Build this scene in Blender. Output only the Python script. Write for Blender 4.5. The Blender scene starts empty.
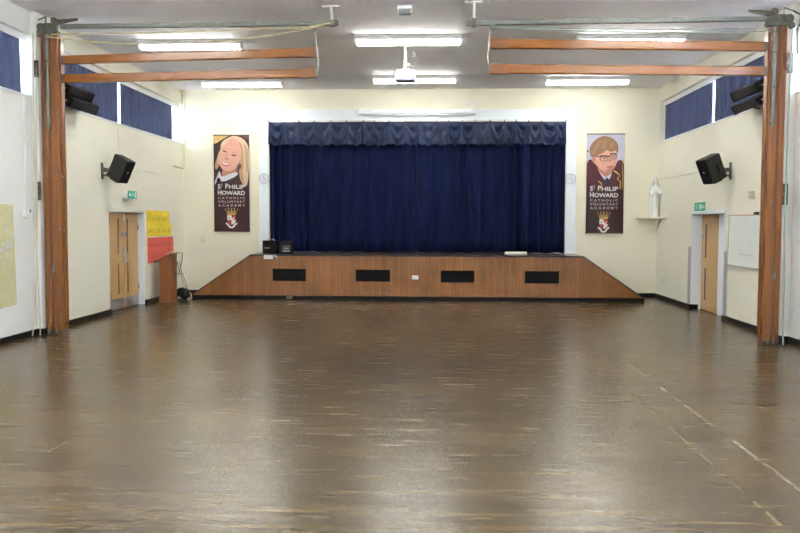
import bpy, bmesh, math, random
from mathutils import Vector, Matrix
random.seed(4)
SC = bpy.context.scene
COL = SC.collection
PI = math.pi
# ------------------------------------------------------------------ room sizes (metres)
XL, XR, YB, YF, H = -6.35, 5.32, 19.72, -5.0, 5.05
YS, SH = 18.35, 1.05            # stage front, stage height
WZ0, WZ1, WD = 3.73, 4.70, 0.26  # clerestory sill, head, recess depth

# ------------------------------------------------------------------ materials
MATS = {}
def nodes(name):
    m = bpy.data.materials.new(name); m.use_nodes = True
    nt = m.node_tree; b = nt.nodes['Principled BSDF']
    return m, nt, b
def mat(name, col, rough=.5, metal=0., var=.06, scale=6., bump=0., bscale=60., spec=.5, coat=0., sheen=0., stretch=(1,1,1), emit=None, trans=0.):
    if name in MATS: return MATS[name]
    m, nt, b = nodes(name); N = nt.nodes; L = nt.links
    g = N.new('ShaderNodeNewGeometry')
    mp = N.new('ShaderNodeMapping'); mp.inputs['Scale'].default_value = stretch
    L.new(g.outputs['Position'], mp.inputs['Vector'])
    nz = N.new('ShaderNodeTexNoise'); nz.inputs['Scale'].default_value = scale; nz.inputs['Detail'].default_value = 4
    L.new(mp.outputs['Vector'], nz.inputs['Vector'])
    r = N.new('ShaderNodeValToRGB')
    r.color_ramp.elements[0].position = .3; r.color_ramp.elements[1].position = .7
    r.color_ramp.elements[0].color = [c*(1-var) for c in col] + [1]
    r.color_ramp.elements[1].color = [min(1, c*(1+var)) for c in col] + [1]
    L.new(nz.outputs['Fac'], r.inputs['Fac']); L.new(r.outputs['Color'], b.inputs['Base Color'])
    b.inputs['Roughness'].default_value = rough; b.inputs['Metallic'].default_value = metal
    b.inputs['Specular IOR Level'].default_value = spec
    b.inputs['Coat Weight'].default_value = coat; b.inputs['Coat Roughness'].default_value = .12
    b.inputs['Sheen Weight'].default_value = sheen
    if bump:
        n2 = N.new('ShaderNodeTexNoise'); n2.inputs['Scale'].default_value = bscale
        L.new(mp.outputs['Vector'], n2.inputs['Vector'])
        bp = N.new('ShaderNodeBump'); bp.inputs['Strength'].default_value = bump; bp.inputs['Distance'].default_value = .01
        L.new(n2.outputs['Fac'], bp.inputs['Height']); L.new(bp.outputs['Normal'], b.inputs['Normal'])
    if emit:
        b.inputs['Emission Color'].default_value = (*emit[:3], 1); b.inputs['Emission Strength'].default_value = emit[3]
    if trans:
        out = [n for n in N if n.type == 'OUTPUT_MATERIAL'][0]
        t = N.new('ShaderNodeBsdfTranslucent'); L.new(r.outputs['Color'], t.inputs['Color'])
        mx = N.new('ShaderNodeMixShader'); mx.inputs['Fac'].default_value = trans
        L.new(b.outputs['BSDF'], mx.inputs[1]); L.new(t.outputs['BSDF'], mx.inputs[2]); L.new(mx.outputs['Shader'], out.inputs['Surface'])
    MATS[name] = m
    return m
def math_node(nt, op, a, bb=None):
    n = nt.nodes.new('ShaderNodeMath'); n.operation = op
    for i, v in enumerate((a, bb)):
        if v is None: continue
        if isinstance(v, (int, float)): n.inputs[i].default_value = v
        else: nt.links.new(v, n.inputs[i])
    return n.outputs[0]
def mix_col(nt, fac, a, b, mode='MIX'):
    n = nt.nodes.new('ShaderNodeMix'); n.data_type = 'RGBA'; n.blend_type = mode
    for sock, v in ((n.inputs[0], fac), (n.inputs[6], a), (n.inputs[7], b)):
        if isinstance(v, (int, float)): sock.default_value = v
        elif isinstance(v, (tuple, list)): sock.default_value = (*v[:3], 1)
        else: nt.links.new(v, sock)
    return n.outputs[2]
def noise(nt, vec, scale, detail=4, rough=.5):
    n = nt.nodes.new('ShaderNodeTexNoise'); n.inputs['Scale'].default_value = scale
    n.inputs['Detail'].default_value = detail; n.inputs['Roughness'].default_value = rough
    nt.links.new(vec, n.inputs['Vector']); return n.outputs['Fac']
def mapping(nt, vec, sc, rot=(0,0,0)):
    n = nt.nodes.new('ShaderNodeMapping'); n.inputs['Scale'].default_value = sc; n.inputs['Rotation'].default_value = rot
    nt.links.new(vec, n.inputs['Vector']); return n.outputs['Vector']
def ramp(nt, fac, p0, p1, c0=(0,0,0), c1=(1,1,1)):
    n = nt.nodes.new('ShaderNodeValToRGB'); n.color_ramp.elements[0].position = p0; n.color_ramp.elements[1].position = p1
    n.color_ramp.elements[0].color = (*c0, 1); n.color_ramp.elements[1].color = (*c1, 1)
    nt.links.new(fac, n.inputs['Fac']); return n.outputs['Color']

def floor_material():
    m, nt, b = nodes('dark_strip_floor'); N, L = nt.nodes, nt.links
    pos = N.new('ShaderNodeNewGeometry').outputs['Position']
    sep = N.new('ShaderNodeSeparateXYZ'); L.new(pos, sep.inputs[0])
    br = N.new('ShaderNodeTexBrick'); L.new(pos, br.inputs['Vector'])
    br.inputs['Scale'].default_value = 1.0
    br.inputs['Brick Width'].default_value = .9; br.inputs['Row Height'].default_value = .055
    br.inputs['Mortar Size'].default_value = .0022; br.inputs['Mortar Smooth'].default_value = .3
    br.offset = .37; br.offset_frequency = 3
    br.inputs['Color1'].default_value = (.062,.041,.018,1); br.inputs['Color2'].default_value = (.096,.064,.029,1)
    br.inputs['Mortar'].default_value = (.046,.028,.015,1)
    streak = noise(nt, mapping(nt, pos, (.5, 9, 1)), 1.6, 6, .62)
    c = mix_col(nt, .75, br.outputs['Color'], ramp(nt, streak, .33, .67, (.50,.50,.51), (1.5,1.46,1.34)), 'MULTIPLY')
    patch = noise(nt, mapping(nt, pos, (.35, .5, 1)), 1.1, 3)
    c = mix_col(nt, .6, c, ramp(nt, patch, .35, .65, (.62,.64,.66), (1.32,1.28,1.2)), 'MULTIPLY')
    grain = noise(nt, mapping(nt, pos, (5, 90, 1)), 1.5, 4, .7)
    c = mix_col(nt, .5, c, ramp(nt, grain, .3, .7, (.6,.6,.6), (1.4,1.4,1.4)), 'MULTIPLY')
    scr = noise(nt, mapping(nt, pos, (14, 26, 1)), 1.0, 3, .8)
    scr2 = noise(nt, mapping(nt, pos, (1, 1, 1)), 3.3, 2)
    sm = math_node(nt, 'MULTIPLY', ramp(nt, scr, .68, .72), ramp(nt, scr2, .5, .62))
    c = mix_col(nt, math_node(nt, 'MULTIPLY', sm, .5), c, (.34,.29,.22))
    # worn painted court lines running down the hall
    for x, y0, y1, w, colr, cover in ((2.46,5.2,10.2,.030,(.46,.42,.30),.5), (2.06,1.5,8.6,.026,(.30,.26,.10),.50), (-3.03,4.8,6.4,.03,(.45,.42,.33),.58)):
        dx = math_node(nt, 'ABSOLUTE', math_node(nt, 'SUBTRACT', sep.outputs['X'], x))
        inl = math_node(nt, 'LESS_THAN', dx, w/2)
        iny = math_node(nt, 'MULTIPLY', math_node(nt, 'GREATER_THAN', sep.outputs['Y'], y0), math_node(nt, 'LESS_THAN', sep.outputs['Y'], y1))
        wear = ramp(nt, noise(nt, mapping(nt, pos, (1.5, 1, 1)), 5.2, 5, .7), cover-.03, cover+.05)
        f = math_node(nt, 'MULTIPLY', math_node(nt, 'MULTIPLY', inl, iny), wear)
        c = mix_col(nt, math_node(nt, 'MULTIPLY', f, .5), c, colr)
    L.new(c, b.inputs['Base Color'])
    ro = N.new('ShaderNodeMapRange'); L.new(noise(nt, mapping(nt, pos, (.8, 5, 1)), 2.2, 5, .6), ro.inputs['Value'])
    ro.inputs['From Min'].default_value = .25; ro.inputs['From Max'].default_value = .75
    ro.inputs['To Min'].default_value = .20; ro.inputs['To Max'].default_value = .30
    L.new(ro.outputs['Result'], b.inputs['Roughness'])
    b.inputs['Specular IOR Level'].default_value = .38
    bp = N.new('ShaderNodeBump'); bp.inputs['Strength'].default_value = .10; bp.inputs['Distance'].default_value = .004
    hh = math_node(nt, 'ADD', noise(nt, mapping(nt, pos, (1.2, 16, 1)), 2, 4, .6), math_node(nt, 'MULTIPLY', br.outputs['Fac'], -.5))
    L.new(hh, bp.inputs['Height']); L.new(bp.outputs['Normal'], b.inputs['Normal'])
    return m
def board_material(name, c1, c2, width, rough=.3, vertical=True, coat=.3, groove=(.05,.02,.01)):
    """wood boards: vertical boards along Z spaced in X, wear streaks along the board"""
    m, nt, b = nodes(name); N, L = nt.nodes, nt.links
    pos = N.new('ShaderNodeNewGeometry').outputs['Position']
    sep = N.new('ShaderNodeSeparateXYZ'); L.new(pos, sep.inputs[0])
    t = math_node(nt, 'DIVIDE', sep.outputs['X'], width)
    idx = math_node(nt, 'FLOOR', t); fr = math_node(nt, 'FRACT', t)
    wn = N.new('ShaderNodeTexWhiteNoise'); wn.noise_dimensions = '1D'; L.new(idx, wn.inputs['W'])
    c = mix_col(nt, wn.outputs['Value'], c1, c2)
    gr = noise(nt, mapping(nt, pos, (40, 8, 2)), 1.5, 5, .6)
    c = mix_col(nt, .55, c, ramp(nt, gr, .3, .7, (.62,.60,.58), (1.35,1.33,1.3)), 'MULTIPLY')
    pt = noise(nt, mapping(nt, pos, (1, 1, 1.4)), 1.3, 3)
    c = mix_col(nt, .5, c, ramp(nt, pt, .35, .65, (.72,.72,.72), (1.2,1.2,1.2)), 'MULTIPLY')
    gm = math_node(nt, 'LESS_THAN', fr, .05)
    c = mix_col(nt, math_node(nt, 'MULTIPLY', gm, .75), c, groove)
    L.new(c, b.inputs['Base Color']); b.inputs['Roughness'].default_value = rough
    b.inputs['Coat Weight'].default_value = coat; b.inputs['Coat Roughness'].default_value = .1
    bp = N.new('ShaderNodeBump'); bp.inputs['Strength'].default_value = .3; bp.inputs['Distance'].default_value = .004; bp.invert = True
    L.new(gm, bp.inputs['Height']); L.new(bp.outputs['Normal'], b.inputs['Normal'])
    return m
def timber(name, c1, c2, stretch, rough=.35, coat=.2, dents=.0):
    m, nt, b = nodes(name); N, L = nt.nodes, nt.links
    pos = N.new('ShaderNodeNewGeometry').outputs['Position']
    g = noise(nt, mapping(nt, pos, stretch), 1.6, 6, .6)
    c = ramp(nt, g, .32, .68, c1, c2)
    if dents:
        d = noise(nt, mapping(nt, pos, (9, 9, 5)), 2.1, 2, .5)
        c = mix_col(nt, math_node(nt, 'MULTIPLY', ramp(nt, d, .70, .74), dents), c, (.55,.42,.36))
        d = noise(nt, mapping(nt, pos, (14, 14, 7)), 2.7, 2, .5)
        c = mix_col(nt, math_node(nt, 'MULTIPLY', ramp(nt, d, .70, .73), dents*1.2), c, (.04,.015,.01))
    L.new(c, b.inputs['Base Color']); b.inputs['Roughness'].default_value = rough
    b.inputs['Coat Weight'].default_value = coat; b.inputs['Coat Roughness'].default_value = .15
    return m

cream   = mat('cream_wall_paint', (.80,.765,.62), .62, var=.012, scale=.8, bump=.03, bscale=40)
whitew  = mat('white_wall_paint', (.80,.80,.775), .6, var=.012, scale=.8, bump=.03, bscale=40)
wallp   = mat('pale_wall_paint', (.80,.77,.64), .6, var=.012, scale=.8, bump=.03, bscale=40)
ceilm   = mat('ceiling_paint', (.90,.885,.90), .7, var=.012, scale=.5, bump=.02, bscale=30)
white   = mat('white_gloss_paint', (.81,.86,.91), .3, var=.01)
whitem  = mat('white_matt_paint', (.80,.80,.79), .5, var=.015)
plaster = mat('white_plaster', (.87,.87,.86), .5, var=.03, scale=20)
black   = mat('black_plastic', (.007,.007,.008), .42, var=.15, scale=30, spec=.3)
blackm  = mat('black_matt', (.006,.006,.0065), .6, var=.2, scale=40, bump=.1, spec=.2)
grillm  = mat('black_mesh', (.006,.006,.007), .7, var=.5, scale=260, spec=.15)
skirtm  = mat('black_gloss_skirting', (.005,.005,.006), .3, var=.3, scale=5, spec=.25)
steel   = mat('galvanised_steel', (.17,.18,.16), .5, .25, var=.2, scale=14)
dsteel  = mat('dirty_steel', (.10,.10,.075), .55, .3, var=.4, scale=22)
alu     = mat('brushed_aluminium', (.55,.56,.58), .38, .85, var=.05, scale=50)
greyp   = mat('grey_guard_plastic', (.40,.37,.40), .5, var=.04)
brnplate= mat('dark_brown_plate', (.10,.075,.055), .45, .4, var=.2)
ropey   = mat('yellowed_cord', (.52,.46,.26), .8, var=.15, scale=60)
ropeg   = mat('grey_green_cord', (.24,.29,.26), .7, var=.12, scale=60)
paleg   = mat('pale_green_cord', (.30,.44,.42), .7, var=.12, scale=60)
stagec  = mat('navy_stage_velvet', (.0050,.0085,.036), .75, var=.3, scale=1.6, spec=.08, sheen=.0, stretch=(4,4,1))
valc    = mat('navy_valance_satin', (.012,.020,.058), .40, var=.12, scale=5, spec=.28)
winc    = mat('blue_window_curtain', (.085,.098,.165), .85, var=.12, scale=4, spec=.2, trans=.22, stretch=(3,3,.6))
floorm  = floor_material()
stagem  = board_material('stage_front_boards', (.215,.082,.025), (.26,.104,.033), .085, .27, coat=.35, groove=(.075,.028,.012))
deckm   = timber('stage_deck_wood', (.035,.018,.012), (.085,.045,.028), (.6,14,1), .3)
nosem   = mat('dark_nosing', (.022,.014,.010), .4, var=.2)
postm   = timber('post_timber', (.13,.042,.008), (.245,.088,.017), (16,16,.8), .42, .15, .55)
beamm   = timber('beam_timber', (.175,.055,.007), (.265,.092,.014), (1.0,18,18), .25, .25)
capm    = timber('beam_end_timber', (.14,.045,.009), (.20,.070,.014), (1.0,14,14), .35, .2)
doorm   = timber('light_oak_veneer', (.47,.275,.11), (.57,.35,.155), (30,30,1.2), .42, .1)
lectm   = timber('lectern_wood', (.17,.055,.013), (.26,.092,.024), (14,14,1.5), .5, .05)
slotm   = mat('dark_vision_slot', (.18,.098,.05), .25, var=.1)
kickm   = mat('steel_kick_plate', (.42,.41,.40), .35, .7, var=.06)
blue    = mat('blue_sign', (.10,.14,.42), .4)
yellow  = mat('yellow_sugar_paper', (.80,.60,.035), .8, var=.05, scale=14)
red     = mat('red_sugar_paper', (.62,.095,.065), .8, var=.10, scale=12)
olive   = mat('olive_marker', (.44,.33,.03), .7)
dred    = mat('dark_red_marker', (.40,.045,.035), .7)
green   = mat('exit_green', (.01,.27,.17), .4, emit=(.0,.22,.13,.25))
signw   = mat('sign_white', (.80,.86,.83), .4)
sheetm  = mat('yellow_green_paper', (.57,.54,.31), .8, var=.05, scale=9)
cutm    = mat('grey_paper_cutout', (.58,.60,.58), .7, var=.2, scale=30)
lampm   = mat('lamp_diffuser', (.9,.9,.9), .4, emit=(.97,.99,.93,36.))
glassm  = None
maroon  = mat('banner_maroon', (.038,.013,.016), .35, var=.06, spec=.3)
def flat(name, c): return mat(name, c, .45, var=.05, scale=30, spec=.25)
prt = dict(bg=flat('print_dark',(.050,.026,.028)), tan=flat('print_tan',(.55,.36,.13)), skin=flat('print_skin',(.64,.34,.26)), skin2=flat('print_skin_shade',(.47,.21,.15)),
    blonde=flat('print_blonde',(.64,.46,.31)), blonde2=flat('print_dark_blonde',(.47,.29,.165)), collar=flat('print_collar',(.62,.60,.68)), ink=flat('print_ink',(.02,.015,.018)),
    lip=flat('print_lip',(.42,.10,.10)), teeth=flat('print_teeth',(.85,.80,.76)), eye=flat('print_eye',(.14,.07,.06)), lilac=flat('print_lilac',(.50,.49,.58)), brown=flat('print_brown_hair',(.29,.155,.085)),
    brown2=flat('print_light_hair',(.35,.20,.11)), blazer=flat('print_blazer',(.085,.022,.030)), gold=flat('print_gold',(.60,.40,.10)), crown=flat('print_crown',(.33,.21,.085)), text=flat('print_text',(.72,.70,.70)),
    text2=flat('print_text_rose',(.52,.42,.44)), white=flat('print_white',(.78,.74,.74)), red=flat('print_red',(.40,.05,.05)), tie=flat('print_tie',(.03,.03,.07)))
def glass():
    m, nt, b = nodes('window_glass')
    b.inputs['Base Color'].default_value = (1,1,1,1); b.inputs['Roughness'].default_value = 0.0
    b.inputs['Transmission Weight'].default_value = 1.0; b.inputs['IOR'].default_value = 1.01
    return m
glassm = glass()

# ------------------------------------------------------------------ mesh building
class MB:
    def __init__(s): s.v=[]; s.f=[]; s.mi=[]
    def add(s, vs, fs, m=0):
        o=len(s.v); s.v += [tuple(v) for v in vs]; s.f += [tuple(i+o for i in f) for f in fs]; s.mi += [m]*len(fs); return s
    def box(s, x0,x1,y0,y1,z0,z1, m=0):
        vs=[(x,y,z) for z in (z0,z1) for y in (y0,y1) for x in (x0,x1)]
        return s.add(vs,[(0,2,3,1),(4,5,7,6),(0,1,5,4),(1,3,7,5),(3,2,6,7),(2,0,4,6)],m)
    def obox(s, c, size, R=None, m=0):
        R = R or Matrix.Identity(3); c=Vector(c); a=[d/2 for d in size]
        vs=[c + R @ Vector((x*a[0],y*a[1],z*a[2])) for z in (-1,1) for y in (-1,1) for x in (-1,1)]
        return s.add(vs,[(0,2,3,1),(4,5,7,6),(0,1,5,4),(1,3,7,5),(3,2,6,7),(2,0,4,6)],m)
    def tube(s, pts, r, seg=8, m=0, cap=True):
        pts=[Vector(p) for p in pts]; n=len(pts); rings=[]
        for i,p in enumerate(pts):
            d=(pts[min(i+1,n-1)]-pts[max(i-1,0)]).normalized()
            a=Vector((0,0,1)) if abs(d.z)<.95 else Vector((1,0,0))
            u=d.cross(a).normalized(); w=d.cross(u).normalized()
            rr = r[i] if isinstance(r,(list,tuple)) else r
            rings.append([p+(u*math.cos(2*PI*k/seg)+w*math.sin(2*PI*k/seg))*rr for k in range(seg)])
        vs=[v for ring in rings for v in ring]; fs=[]
        for i in range(n-1):
            for k in range(seg):
                fs.append((i*seg+k,i*seg+(k+1)%seg,(i+1)*seg+(k+1)%seg,(i+1)*seg+k))
        if cap: fs += [tuple(range(seg-1,-1,-1)), tuple((n-1)*seg+k for k in range(seg))]
        return s.add(vs,fs,m)
    def prism(s, poly, axis, a, b, m=0):
        """poly: 2-D outline; axis 'y': (x,z); 'x': (y,z); 'z': (x,y)"""
        def P(p,t): return {'y':(p[0],t,p[1]),'x':(t,p[0],p[1]),'z':(p[0],p[1],t)}[axis]
        n=len(poly); vs=[P(p,a) for p in poly]+[P(p,b) for p in poly]
        fs=[tuple(range(n)),tuple(range(2*n-1,n-1,-1))]+[(i,n+i,n+(i+1)%n,(i+1)%n) for i in range(n)]
        return s.add(vs,fs,m)
    def grid(s, fn, nu, nv, m=0):
        vs=[fn(i/nu,j/nv) for j in range(nv+1) for i in range(nu+1)]
        fs=[(j*(nu+1)+i,j*(nu+1)+i+1,(j+1)*(nu+1)+i+1,(j+1)*(nu+1)+i) for j in range(nv) for i in range(nu)]
        return s.add(vs,fs,m)
    def rings(s, rs, m=0):
        n=len(rs[0]); vs=[v for r in rs for v in r]; fs=[]
        for i in range(len(rs)-1):
            for k in range(n): fs.append((i*n+k,i*n+(k+1)%n,(i+1)*n+(k+1)%n,(i+1)*n+k))
        fs += [tuple(range(n-1,-1,-1)), tuple((len(rs)-1)*n+k for k in range(n))]
        return s.add(vs,fs,m)
def obj(name, mb, mats, parent=None, bevel=0., smooth=False, solid=0., recalc=True):
    off = Vector((0,0,0)); p=parent
    while p is not None: off += p.location; p=p.parent
    me=bpy.data.meshes.new(name)
    me.from_pydata([Vector(v)-off for v in mb.v],[],mb.f); me.update()
    for mm in (mats if isinstance(mats,(list,tuple)) else [mats]): me.materials.append(mm)
    me.polygons.foreach_set('material_index', mb.mi)
    if recalc:
        bm=bmesh.new(); bm.from_mesh(me); bmesh.ops.recalc_face_normals(bm, faces=bm.faces[:]); bm.to_mesh(me); bm.free()
    if smooth:
        me.polygons.foreach_set('use_smooth',[True]*len(me.polygons)); me.set_sharp_from_angle(angle=math.radians(40))
    o=bpy.data.objects.new(name,me); COL.objects.link(o)
    if parent is not None: o.parent=parent
    if bevel:
        b=o.modifiers.new('edge','BEVEL'); b.width=bevel; b.segments=2; b.limit_method='ANGLE'
    if solid:
        b=o.modifiers.new('thick','SOLIDIFY'); b.thickness=solid; b.offset=0
    return o
def thing(name, label, cat, loc, group=None):
    o=bpy.data.objects.new(name,None); COL.objects.link(o); o.empty_display_size=.1; o.location=loc
    o['label']=label; o['category']=cat
    if group: o['group']=group
    return o
def parts(name, mbs, m, parent, **k): return [obj(name, q, m, parent, **k) for q in mbs]
def tag(o, label, cat, group=None):
    o['label']=label; o['category']=cat
    if group: o['group']=group
    return o
def rebase(o):
    """put the origin of a one-mesh thing at the middle of its foot"""
    me=o.data; xs=[v.co for v in me.vertices]
    c=Vector(((min(v.x for v in xs)+max(v.x for v in xs))/2,(min(v.y for v in xs)+max(v.y for v in xs))/2,min(v.z for v in xs)))
    for v in me.vertices: v.co -= c
    o.location=c; return o
def single(name, mb, mats, label, cat, group=None, **k): return tag(rebase(obj(name,mb,mats,**k)),label,cat,group)
def struct(name, mb, mats, parent=None, **k):
    o=obj(name,mb,mats,parent,**k)
    if parent is None: o['kind']='structure'
    return o
def dup(root, loc, label):
    r=root.copy(); COL.objects.link(r); r.location=loc; r['label']=label
    for ch in list(root.children):
        c=ch.copy(); COL.objects.link(c); c.parent=r
        for g in list(ch.children):
            d=g.copy(); COL.objects.link(d); d.parent=c
    return r
def lettering(s, x0, x1, z0, z1, y, name, m, parent, spacing=1.0, bold=.0, depth=.001):
    """letters standing in an X-Z plane facing -Y, fitted to the box x0..x1, z0..z1"""
    cu=bpy.data.curves.new(name,'FONT'); cu.body=s; cu.size=1; cu.space_character=spacing; cu.offset=bold; cu.resolution_u=3
    t=bpy.data.objects.new(name,cu); COL.objects.link(t)
    dg=bpy.context.evaluated_depsgraph_get(); me=bpy.data.meshes.new_from_object(t.evaluated_get(dg))
    bpy.data.objects.remove(t)
    a=[v.co.copy() for v in me.vertices]; mx=min(v.x for v in a); Mx=max(v.x for v in a); mz=min(v.y for v in a); Mz=max(v.y for v in a)
    mb=MB(); mb.add([(x0+(v.x-mx)/(Mx-mx)*(x1-x0), y, z0+(v.y-mz)/(Mz-mz)*(z1-z0)) for v in a],[tuple(p.vertices) for p in me.polygons])
    return mb

# ------------------------------------------------------------------ room shell
struct('floor', MB().box(XL-.3,XR+.3,YF-.3,YB+1.2,-.15,0), floorm)
struct('ceiling', MB().box(XL-.3,XR+.3,YF-.3,YB+1.2,H,H+.15), ceilm)
BAYS=[(-2.0,5.3),(5.85,12.36),(12.92,19.69)]
DL=(15.22,17.12,2.0); DR=(15.12,17.05,2.0)      # door openings y0,y1,height
def side_wall(name, xi, xo, door, m):
    mb=MB(); a,b=min(xi,xo),max(xi,xo)
    y0,y1,hd=door
    mb.box(a,b,YF-.3,12.6,0,WZ0,1); mb.box(a,b,12.6,y0,0,WZ0); mb.box(a,b,y1,YB+.3,0,WZ0); mb.box(a,b,y0,y1,hd,WZ0)
    mb.box(a,b,YF-.3,12.6,WZ1,H,1); mb.box(a,b,12.6,YB+.3,WZ1,H)
    e=[YF-.3]+[q for bb in BAYS for q in bb]+[YB+.3]
    for i in range(0,len(e),2): mb.box(a,b,e[i],e[i+1],WZ0,WZ1,0 if e[i]>12.5 else 1)
    return struct(name,mb,m)
side_wall('wall_left', XL, XL-.3, DL, (wallp,whitew))
side_wall('wall_right', XR, XR+.3, DR, (wallp,whitew))
OX0,OX1,OZ=-4.175,3.10,4.30
mb=MB(); mb.box(XL,OX0,YB,YB+.3,0,H); mb.box(OX1,XR,YB,YB+.3,0,H); mb.box(OX0,OX1,YB,YB+.3,OZ,H); mb.box(OX0,OX1,YB,YB+.3,0,SH-.06)
struct('wall_back', mb, cream)
struct('wall_light_stop', MB().box(OX0-.3,OX1+.3,YB+.9,YB+1.0,0,H), mat('dark_light_stop',(.03,.03,.035),.8))  # unseen panel behind the curtains, added so no light leaks through
struct('wall_front', MB().box(XL,XR,YF-.3,YF,0,H), cream)
# architrave round the stage opening
mb=MB(); mb.box(-4.42,OX0,YB-.03,YB,SH,4.56); mb.box(OX1,3.35,YB-.03,YB,SH,4.56); mb.box(OX0,OX1,YB-.03,YB,OZ,4.56)
for a,b in ((-4.43,OX0),(OX1,3.36)):
    mb.box(a,b,YB-.045,YB-.03,SH,1.53); mb.box(a,b,YB-.05,YB-.03,1.53,1.56)
mb.box(-4.40,3.33,YB-.037,YB-.03,4.50,4.535); mb.box(-4.405,-4.37,YB-.037,YB-.03,1.56,4.53); mb.box(3.30,3.335,YB-.037,YB-.03,1.56,4.53)
struct('trim_1', mb, white)
# pilasters between the window bays
struct('trim_2', MB().box(XL,XL+.10,12.34,12.90,0,H), whitew)
struct('trim_3', MB().box(XR-.10,XR,12.30,12.86,0,H), whitew)
# skirtings
def sk(name, mb): struct(name, mb, skirtm, bevel=.006)
S=.025; SZ=.10
mb=MB()
for a,b in ((YF,12.34),(12.90,DL[0]),(DL[1],YB)): mb.box(XL,XL+S,a,b,0,SZ)
mb.box(XL,XL+.125,12.315,12.925,0,SZ)
mb.box(XL-.15,XL+S,DL[1]-.005,DL[1]+.02,0,SZ)
sk('baseboard_left',mb)
mb=MB()
for a,b in ((YF,12.30),(12.86,DR[0]),(DR[1],YB)): mb.box(XR-S,XR,a,b,0,SZ)
mb.box(XR-.125,XR,12.275,12.885,0,SZ)
mb.box(XR-S,XR+.16,DR[1]-.02,DR[1]+.005,0,SZ)
sk('baseboard_right',mb)
sk('baseboard_back', MB().box(XL,-5.77,YB-S,YB,0,SZ).box(4.72,XR,YB-S,YB,0,SZ))
# ------------------------------------------------------------------ clerestory windows
n=0
for side in (-1,1):
    xw = XL if side<0 else XR
    for (y0,y1) in BAYS:
        n+=1
        xa,xb = xw+side*.235, xw+side*.295
        lo,hi=min(xa,xb),max(xa,xb)
        mb=MB(); mb.box(lo,hi,y0,y1,WZ0,WZ0+.06); mb.box(lo,hi,y0,y1,WZ1-.06,WZ1)
        k=4; st=(y1-y0)/k
        for i in range(k+1):
            yy=y0+i*st; mb.box(lo,hi,max(y0,yy-.03),min(y1,yy+.03),WZ0,WZ1)
        w=struct('window_%d'%n, mb, white)
        obj('glass', MB().box((lo+hi)/2-.003,(lo+hi)/2+.003,y0,y1,WZ0+.05,WZ1-.05), glassm, w)
        si=sorted((xw-side*.018, xw+side*.235))
        obj('sill', MB().box(si[0],si[1],y0+.002,y1-.002,WZ0+.001,WZ0+.022), white, w)
        hd=sorted((xw+side*.075, xw+side*.095))
        # header strip the curtains run on
        obj('header', MB().box(hd[0],hd[1],y0+.01,y1-.01,WZ1-.10,WZ1-.002), whitem, w)

def curtain(name, p0, p1, z0, z1, amp, nf, m, label, cat, seed, group=None, side=1, flare=0., per=9, profile=None):
    """hanging cloth from p0 to p1 (x,y); waves of depth amp, nf folds"""
    rnd=random.Random(seed); p0=Vector((*p0,0)); p1=Vector((*p1,0)); d=(p1-p0); ln=d.length; d.normalize(); nrm=Vector((d.y,-d.x,0))
    ph=[rnd.uniform(0,6.28) for _ in range(6)]; kk=[nf*rnd.uniform(.85,1.15), nf*rnd.uniform(1.6,2.1), nf*rnd.uniform(.3,.5)]
    def fn(u,v):
        a = profile(u) if profile else 1.
        w = 2*PI*u
        s1 = math.sin(w*kk[0]+ph[0]+1.1*math.sin(w*kk[2]+ph[1])+.25*v*math.sin(ph[4]+w*2))
        dd = amp*a*(.62*s1*abs(s1)**-.25 if abs(s1)>1e-4 else 0) + amp*a*.28*math.sin(w*kk[1]+ph[2]) + amp*.35*math.sin(w*kk[2]+ph[3])
        dd *= (.75+.35*(1-v))*side
        base = p0 + d*(u*ln + .012*math.sin(w*kk[0]*.5+ph[5])*(1-v))
        q = base + nrm*dd
        zz = z0+(z1-z0)*v + (.008*math.sin(w*kk[2]*1.3+ph[4]) if v<.01 else 0)
        return (q.x,q.y,zz)
    mb=MB().grid(fn, int(nf*per), 10)
    o=obj(name,mb,m,smooth=True,recalc=False); o.data.set_sharp_from_angle(angle=PI)
    b=o.modifiers.new('thick','SOLIDIFY'); b.thickness=.006; b.offset=0
    tag(rebase(o),label,cat,group); return o
G='curtains at the high windows'
cx=XL-.15
for (a,b,lab,sd) in ((8.0,12.27,'blue curtain at the high window above the yellow-green sheet',11),
                     (13.2,16.14,'blue window curtain behind the two floodlights on the double-door wall',12),
                     (16.23,19.36,'blue window curtain above the double door, ending at a bright bare pane',13)):
    curtain('window_curtain',(cx,a),(cx,b),WZ0+.03,WZ1-.04,.035,(b-a)*5.5,winc,lab,'curtain',sd,G,side=-1)
cx=XR+.15
for (a,b,lab,sd) in ((9.4,12.0,'unseen blue curtain added to cut daylight on the camera side of the whiteboard-side post',16),  # out of view; added to cut the daylight falling on the beams
                     (13.2,16.20,'blue window curtain behind the two black floodlights on the whiteboard wall',14),
                     (16.43,19.685,'blue window curtain in the far bay above the white statue',15)):
    curtain('window_curtain',(cx,a),(cx,b),WZ0+.03,WZ1-.04,.035,(b-a)*5.5,winc,lab,'curtain',sd,G)

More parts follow.
